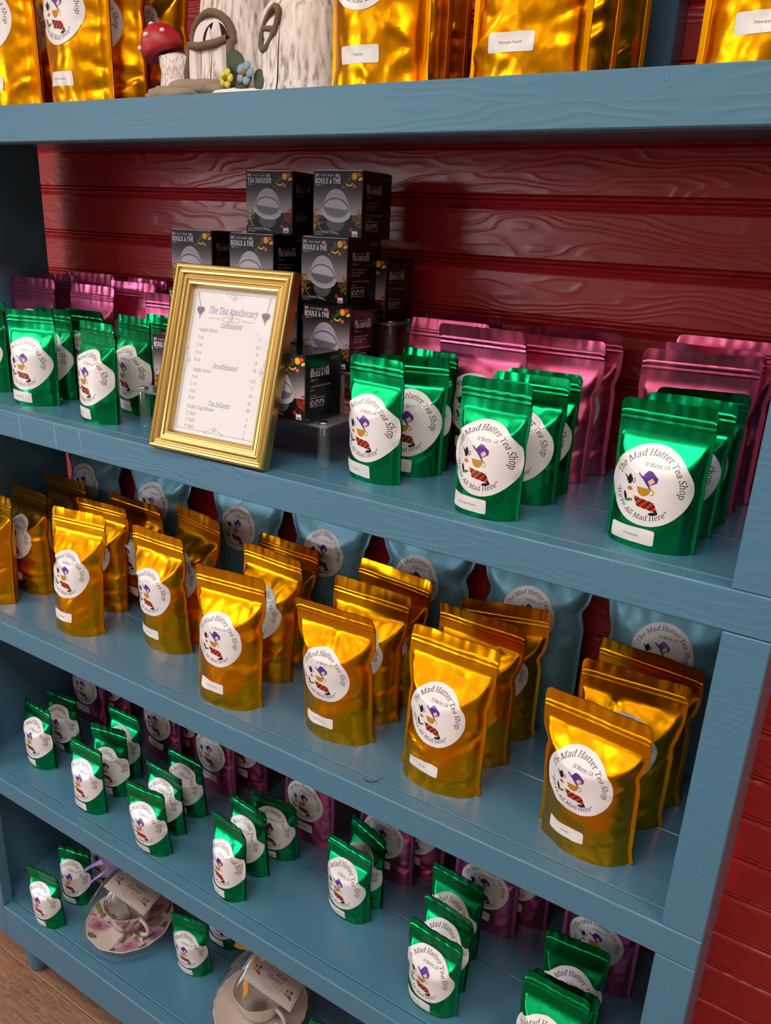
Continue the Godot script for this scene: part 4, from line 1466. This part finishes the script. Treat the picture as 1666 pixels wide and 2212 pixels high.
	pouch("g", 4, -0.984, -0.047, 0.030, 0.076, 0.126, -0.014, "Champagne", "front green pouch with bright zip, second along the second lowest shelf", "green pouches on the second lowest shelf")
	pouch("g", 4, -0.983, -0.098, 0.172, 0.073, 0.136, -0.054, "Champagne", "green pouch close behind the second front pouch of the second lowest shelf", "green pouches on the second lowest shelf")
	pouch("g", 4, -1.007, -0.145, 0.016, 0.079, 0.126, 0.014, "Champagne", "rearmost green pouch of the three in the second row from the left", "green pouches on the second lowest shelf")
	pouch("g", 4, -0.825, -0.041, 0.091, 0.077, 0.126, -0.124, "Nutmeg", "front green pouch with a pointed left top corner, third along the second lowest shelf", "green pouches on the second lowest shelf")
	pouch("g", 4, -0.841, -0.090, -0.047, 0.081, 0.119, -0.062, "Nutmeg", "middle green pouch of the third row on the second lowest shelf", "green pouches on the second lowest shelf")
	pouch("g", 4, -0.841, -0.139, -0.001, 0.079, 0.115, -0.095, "Nutmeg", "rear green pouch of the third row, touching a pink pouch", "green pouches on the second lowest shelf")
	pouch("g", 4, -0.663, -0.042, -0.111, 0.069, 0.135, 0.016, "Hatters Blend", "front green pouch of the middle trio, seen narrowest", "green pouches on the second lowest shelf")
	pouch("g", 4, -0.670, -0.099, -0.091, 0.078, 0.124, -0.061, "Hatters Blend", "middle green pouch of the middle trio on the second lowest shelf", "green pouches on the second lowest shelf")
	pouch("g", 4, -0.656, -0.146, 0.141, 0.081, 0.121, -0.123, "Hatters Blend", "rear green pouch of the middle trio, facing most towards the viewer", "green pouches on the second lowest shelf")
	pouch("g", 4, -0.494, -0.114, -0.081, 0.080, 0.123, -0.045, "Peach Apricot", "front green pouch of a pair left of the shelf centre, with a ruffled bright top", "green pouches on the second lowest shelf")
	pouch("g", 4, -0.489, -0.152, -0.300, 0.076, 0.127, -0.013, "Peach Apricot", "green pouch turned sideways behind the ruffled top pouch", "green pouches on the second lowest shelf")
	pouch("g", 4, -0.337, -0.143, -0.029, 0.080, 0.132, 0.020, "Mango", "rear green pouch of three overlapping ones, before a pink pouch", "green pouches on the second lowest shelf")
	pouch("g", 4, -0.326, -0.091, -0.114, 0.077, 0.122, 0.057, "Mango", "middle green pouch of three overlapping ones, mostly covered", "green pouches on the second lowest shelf")
	pouch("g", 4, -0.320, -0.053, -0.077, 0.079, 0.123, -0.042, "Mango", "front green pouch tagged Mango on the second lowest shelf", "green pouches on the second lowest shelf")
	pouch("g", 4, -0.162, -0.125, 0.098, 0.080, 0.132, 0.013, "Vanilla", "upright green pouch at the right end, before a rosy pink pouch", "green pouches on the second lowest shelf")
	pouch("g", 4, -0.156, -0.076, 0.058, 0.080, 0.131, -0.047, "Vanilla", "dark green pouch squeezed between the two bright ones at the right end", "green pouches on the second lowest shelf")
	pouch("g", 4, -0.162, -0.036, -0.004, 0.079, 0.134, 0.130, "Vanilla", "frontmost green pouch at the right end, cut by the bottom of the picture", "green pouches on the second lowest shelf")
	pouch("g", 5, -1.123, -0.032, 0.140, 0.076, 0.126, -0.049, "Earl Grey", "front green pouch at the left end of the lowest shelf", "green pouches on the lowest shelf")
	pouch("g", 5, -1.123, -0.095, 0.246, 0.071, 0.122, 0.000, "Earl Grey", "green pouch behind the left one, beside the floral teacup", "green pouches on the lowest shelf")
	pouch("g", 5, -0.821, -0.109, 0.215, 0.072, 0.129, -0.083, "Mint Green", "green pouch standing between the two wrapped teacups", "green pouches on the lowest shelf")
	pouch("g", 5, -0.487, -0.050, 0.045, 0.075, 0.137, 0.100, "Mint Green", "green pouch top right of the cream teacup, cut by the bottom of the picture", "green pouches on the lowest shelf")
	pouch("g", 5, -1.115, -0.158, 0.050, 0.079, 0.128, 0.000, "Earl Grey", "third green pouch from the front in the left row of the lowest shelf", "green pouches on the lowest shelf")
	pouch("g", 5, -1.108, -0.215, 0.050, 0.079, 0.128, 0.000, "Earl Grey", "rearmost green pouch of the left row on the lowest shelf, behind the lilac ribbon", "green pouches on the lowest shelf")
	pouch("g", 5, -0.815, -0.185, 0.100, 0.079, 0.128, 0.000, "Mint Green", "green pouch in the dark behind the one standing between the wrapped teacups", "green pouches on the lowest shelf")
	pouch("p", 4, -1.194, -0.215, 0.000, 0.105, 0.165, 0.000, "Champagne", "left pink pouch on the second lowest shelf, behind the second green pouch", "pink pouches on the second lowest shelf")
	pouch("p", 4, -1.165, -0.250, 0.000, 0.105, 0.165, 0.000, "Champagne", "pink pouch half hidden under the shelf edge behind the left pink pouch", "pink pouches on the second lowest shelf")
	pouch("p", 4, -0.989, -0.215, 0.000, 0.105, 0.165, 0.000, "Nutmeg", "pink pouch behind the third row of green pouches", "pink pouches on the second lowest shelf")
	pouch("p", 4, -0.957, -0.250, 0.000, 0.105, 0.165, 0.000, "Nutmeg", "dark pink pouch slipping out of sight behind the third row pink pouch", "pink pouches on the second lowest shelf")
	pouch("p", 4, -0.846, -0.205, 0.000, 0.105, 0.165, 0.000, "Hatters Blend", "pink pouch with full round emblem left of the middle trio", "pink pouches on the second lowest shelf")
	pouch("p", 4, -0.810, -0.245, 0.000, 0.105, 0.165, 0.000, "Hatters Blend", "dark pink pouch sliver to the right of the full emblem pink pouch", "pink pouches on the second lowest shelf")
	pouch("p", 4, -0.633, -0.200, 0.000, 0.105, 0.165, 0.000, "Hatters Blend", "pink pouch directly behind the middle trio with half an emblem", "pink pouches on the second lowest shelf")
	pouch("p", 4, -0.488, -0.205, 0.000, 0.105, 0.165, 0.000, "Peach Apricot", "pink pouch behind the sideways green pouch", "pink pouches on the second lowest shelf")
	pouch("p", 4, -0.454, -0.240, 0.000, 0.105, 0.165, 0.000, "Peach Apricot", "pink pouch to the right behind the peach pair, mostly in shadow", "pink pouches on the second lowest shelf")
	pouch("p", 4, -0.319, -0.205, 0.000, 0.105, 0.165, 0.000, "Mango", "pink pouch behind the three overlapping green pouches", "pink pouches on the second lowest shelf")
	pouch("p", 4, -0.286, -0.245, 0.000, 0.105, 0.165, 0.000, "Mango", "dark pink pouch behind the pink one of the overlapping trio", "pink pouches on the second lowest shelf")
	pouch("p", 4, -0.152, -0.205, 0.000, 0.105, 0.165, 0.000, "Vanilla", "rosy pink pouch at the right end of the second lowest shelf", "pink pouches on the second lowest shelf")
	pouch("b", 3, -1.189, -0.262, 0.000, 0.152, 0.262, 0.030, "Assam", "first big pale blue pouch from the left, behind the gold ones", "big blue pouches at the back of the gold pouch shelf")
	pouch("b", 3, -1.016, -0.262, 0.000, 0.152, 0.262, 0.030, "Assam", "second big pale blue pouch from the left, behind the gold ones", "big blue pouches at the back of the gold pouch shelf")
	pouch("b", 3, -0.817, -0.262, 0.000, 0.152, 0.262, 0.030, "Assam", "third big pale blue pouch from the left, behind the gold ones", "big blue pouches at the back of the gold pouch shelf")
	pouch("b", 3, -0.652, -0.262, 0.000, 0.152, 0.262, 0.030, "Assam", "fourth big pale blue pouch from the left, behind the gold ones", "big blue pouches at the back of the gold pouch shelf")
	pouch("b", 3, -0.482, -0.262, 0.000, 0.152, 0.262, 0.030, "Assam", "fifth big pale blue pouch from the left, behind the gold ones", "big blue pouches at the back of the gold pouch shelf")
	pouch("b", 3, -0.318, -0.262, 0.000, 0.152, 0.262, 0.030, "Assam", "sixth big pale blue pouch from the left, behind the gold ones", "big blue pouches at the back of the gold pouch shelf")
	pouch("b", 3, -0.148, -0.262, 0.000, 0.152, 0.262, 0.030, "Assam", "seventh big pale blue pouch from the left, behind the gold ones", "big blue pouches at the back of the gold pouch shelf")
	pouch("s", 1, -1.017, -0.060, 0.000, 0.113, 0.190, 0.000, "Raspberry", "gold pouch at the top left corner of the picture on the top shelf", "gold pouches on the top shelf")
	pouch("s", 1, -1.032, -0.125, 0.000, 0.113, 0.190, 0.000, "Raspberry", "gold pouch squeezed between the two left front pouches of the top shelf", "gold pouches on the top shelf")
	pouch("s", 1, -0.884, -0.060, 0.000, 0.113, 0.190, 0.000, "Wild Blackberry", "top shelf gold pouch tagged Wild Blackberry", "gold pouches on the top shelf")
	pouch("s", 1, -0.899, -0.127, 0.000, 0.113, 0.190, 0.000, "Wild Blackberry", "crinkled gold pouch right behind the Wild Blackberry gold pouch", "gold pouches on the top shelf")
	pouch("s", 1, -0.895, -0.193, 0.000, 0.113, 0.190, 0.000, "Wild Blackberry", "gold pouch deepest on the top shelf left of the toadstool house", "gold pouches on the top shelf")
	pouch("s", 1, -0.461, -0.060, 0.000, 0.113, 0.190, 0.000, "Papaya", "top shelf gold pouch tagged Papaya right of the toadstool house", "gold pouches on the top shelf")
	pouch("s", 1, -0.474, -0.125, 0.000, 0.113, 0.190, 0.000, "Papaya", "top shelf gold pouch behind the Papaya one", "gold pouches on the top shelf")
	pouch("s", 1, -0.488, -0.190, 0.000, 0.113, 0.190, 0.000, "Papaya", "deepest gold pouch of the Papaya row on the top shelf", "gold pouches on the top shelf")
	pouch("s", 1, -0.310, -0.060, 0.000, 0.113, 0.190, 0.000, "Georgia Peach", "top shelf gold pouch tagged Georgia Peach", "gold pouches on the top shelf")
	pouch("s", 1, -0.307, -0.125, 0.000, 0.113, 0.190, 0.000, "Georgia Peach", "top shelf gold pouch behind the Georgia Peach one", "gold pouches on the top shelf")
	pouch("s", 1, -0.302, -0.190, 0.000, 0.113, 0.190, 0.000, "Georgia Peach", "deepest gold pouch of the Georgia Peach row on the top shelf", "gold pouches on the top shelf")
	pouch("s", 1, -0.115, -0.060, 0.000, 0.113, 0.190, 0.000, "Pineapple", "top shelf gold pouch tagged Pineapple at the right edge of the picture", "gold pouches on the top shelf")


# ------------------------------------------------------------------ wrapped teacups
func gift_cup(at: Vector3, turn: float, label: String, floral: bool) -> void:
	var t := thing("wrapped_teacup", label, "teacup", at, turn, "teacup gifts on the lowest shelf")
	var china := std(Color.WHITE, 0.12)
	if floral:
		china.albedo_texture = floral_texture(3, Color(0.84, 0.80, 0.76))
		china.uv1_scale = Vector3(1, 1, 1)
	else:
		china.albedo_color = Color(0.80, 0.735, 0.68)
	var plain := std(Color(0.84, 0.79, 0.76), 0.14)
	var frill := func(a: float, v: float) -> float: return 1.0 + 0.018 * sin(a * 12.0) * smoothstep(0.35, 0.8, v)
	var ridge := func(a: float, v: float) -> float: return 1.0 + 0.012 * cos(a * 24.0) * smoothstep(0.3, 0.7, v)
	var wave = frill if floral else ridge
	var rim := 0.079
	part("saucer", lathe([Vector2(0.0, 0.004), Vector2(0.026, 0.004), Vector2(0.027, 0.0), Vector2(0.030, 0.0), Vector2(0.031, 0.0045), Vector2(0.055, 0.0105), Vector2(rim, 0.0205), Vector2(rim + 0.0008, 0.0218), Vector2(rim - 0.001, 0.0226), Vector2(0.054, 0.0135), Vector2(0.031, 0.0075), Vector2(0.0, 0.0068)], 96, wave), china, t)
	var edge := []
	for k in 97:
		var a := TAU * k / 96.0
		var rr: float = (rim + 0.0002) * wave.call(a, 0.62)
		edge.append(Vector3(sin(a) * rr, 0.0222, cos(a) * rr))
	part("saucer_rim", tube(edge, 0.0009, 6), plain, t)
	var cup := [Vector2(0.0, 0.0085), Vector2(0.02, 0.0082), Vector2(0.0215, 0.0076), Vector2(0.0235, 0.0082), Vector2(0.024, 0.011), Vector2(0.031, 0.018), Vector2(0.038, 0.032), Vector2(0.0425, 0.048), Vector2(0.046, 0.060), Vector2(0.0464, 0.0612), Vector2(0.0452, 0.0612), Vector2(0.041, 0.048), Vector2(0.0365, 0.032), Vector2(0.029, 0.0195), Vector2(0.0, 0.014)]
	part("cup", lathe(cup, 72, func(a: float, v: float) -> float: return 1.0 + 0.02 * sin(a * 6.0) * smoothstep(0.25, 0.6, v)), china if floral else std(Color(0.80, 0.735, 0.68), 0.12), t)
	var hd := []
	for k in 13:
		var a := -1.25 + 2.5 * k / 12.0
		hd.append(Vector3(0.034 + cos(a) * 0.028, 0.036 + sin(a) * 0.019, 0.012))
	part("handle", tube(hd, 0.0034, 8), plain, t)
	# clear film gathered above the cup
	var nz := FastNoiseLite.new()
	nz.seed = 31 if floral else 77
	nz.frequency = 0.8
	var pleat := func(a: float, v: float) -> float: return 1.0 + 0.022 * sin(a * 37.0 + 3.0 * nz.get_noise_2d(a, v * 3.0)) * (0.4 + v) + 0.14 * nz.get_noise_2d(a * 2.6, v * 2.2) * (0.35 + v)
	part("clear_film", lathe([Vector2(0.078, 0.002), Vector2(0.087, 0.010), Vector2(0.088, 0.022), Vector2(0.079, 0.042), Vector2(0.066, 0.068), Vector2(0.047, 0.100), Vector2(0.025, 0.128), Vector2(0.010, 0.146), Vector2(0.008, 0.152), Vector2(0.016, 0.164), Vector2(0.032, 0.182)], 120, pleat), M.film, t, Vector3.ZERO, "clear crinkled film")
	# ribbon knot, loops and tails
	var rib := std(Color(0.60, 0.48, 0.80) if floral else Color(0.80, 0.56, 0.14), 0.4)
	rib.cull_mode = BaseMaterial3D.CULL_DISABLED
	rib.backlight_enabled = true
	rib.backlight = Color(0.3, 0.26, 0.36) if floral else Color(0.3, 0.2, 0.05)
	var o := Vector3(0, 0.151, 0.004)
	part("ribbon_knot", ball(Vector3(0.010, 0.007, 0.009), 14, 8), rib, t, o)
	var strips := [[o, o + Vector3(-0.035, 0.004, 0.02), o + Vector3(-0.075, -0.028, 0.035)], [o, o + Vector3(-0.025, -0.01, 0.03), o + Vector3(-0.055, -0.045, 0.05)], [o, o + Vector3(-0.02, 0.022, 0.012), o + Vector3(-0.028, 0.012, 0.02), o], [o, o + Vector3(0.016, 0.02, 0.012), o + Vector3(0.028, 0.006, 0.02), o + Vector3(0.004, 0.0, 0.006)], [o + Vector3(0.004, 0.008, 0.006), o + Vector3(0.010, 0.016, 0.03), o + Vector3(0.012, 0.012, 0.062)]]
	if not floral:
		strips = [strips[2], strips[3], [o, o + Vector3(0.004, -0.02, 0.03), o + Vector3(0.012, -0.048, 0.048)]]
	for s in strips:
		var cv := Curve3D.new()
		for k in s.size():
			var tan: Vector3 = (s[mini(k + 1, s.size() - 1)] - s[maxi(k - 1, 0)]) * 0.22
			cv.add_point(s[k], -tan, tan)
		var path := Array(cv.tessellate_even_length(5, 0.004))
		var wide := []
		for k in path.size():
			wide.append(Vector3(0.004, 0.010, -0.008))
		part("ribbon", ribbon(path, wide), rib, t)
	# printed gift card lying on the gathered film
	var gm := std(Color.WHITE, 0.4)
	gm.albedo_texture = M.gift
	var a := Vector3(0.013, 0.164, 0.020)
	var ex := Vector3(0.081, -0.031, -0.015)
	var ey := Vector3(0.013, 0.006, 0.051)
	var n := ey.cross(ex).normalized()
	var st := new_st()
	face(st, [a, a + ex, a + ex + ey, a + ey], n, [Vector2(0, 0), Vector2(1, 0), Vector2(1, 1), Vector2(0, 1)])
	face(st, [a - n * 0.0006, a + ex - n * 0.0006, a + ex + ey - n * 0.0006, a + ey - n * 0.0006], -n, [Vector2(0, 0), Vector2(0.01, 0), Vector2(0.01, 0.01), Vector2(0, 0.01)])
	part("gift_card", st.commit(), gm, t, Vector3.ZERO, "printed pale card")


func make_teacups() -> void:
	M.gift = gift_tag_texture()
	gift_cup(Vector3(-0.985, SHELF[5] + 0.0004, -0.107), 0.0, "rose patterned teacup and saucer wrapped in clear film with a lilac ribbon", true)
	gift_cup(Vector3(-0.662, SHELF[5] + 0.0004, -0.107), 0.0, "plain cream teacup and saucer wrapped in clear film with a yellow ribbon", false)
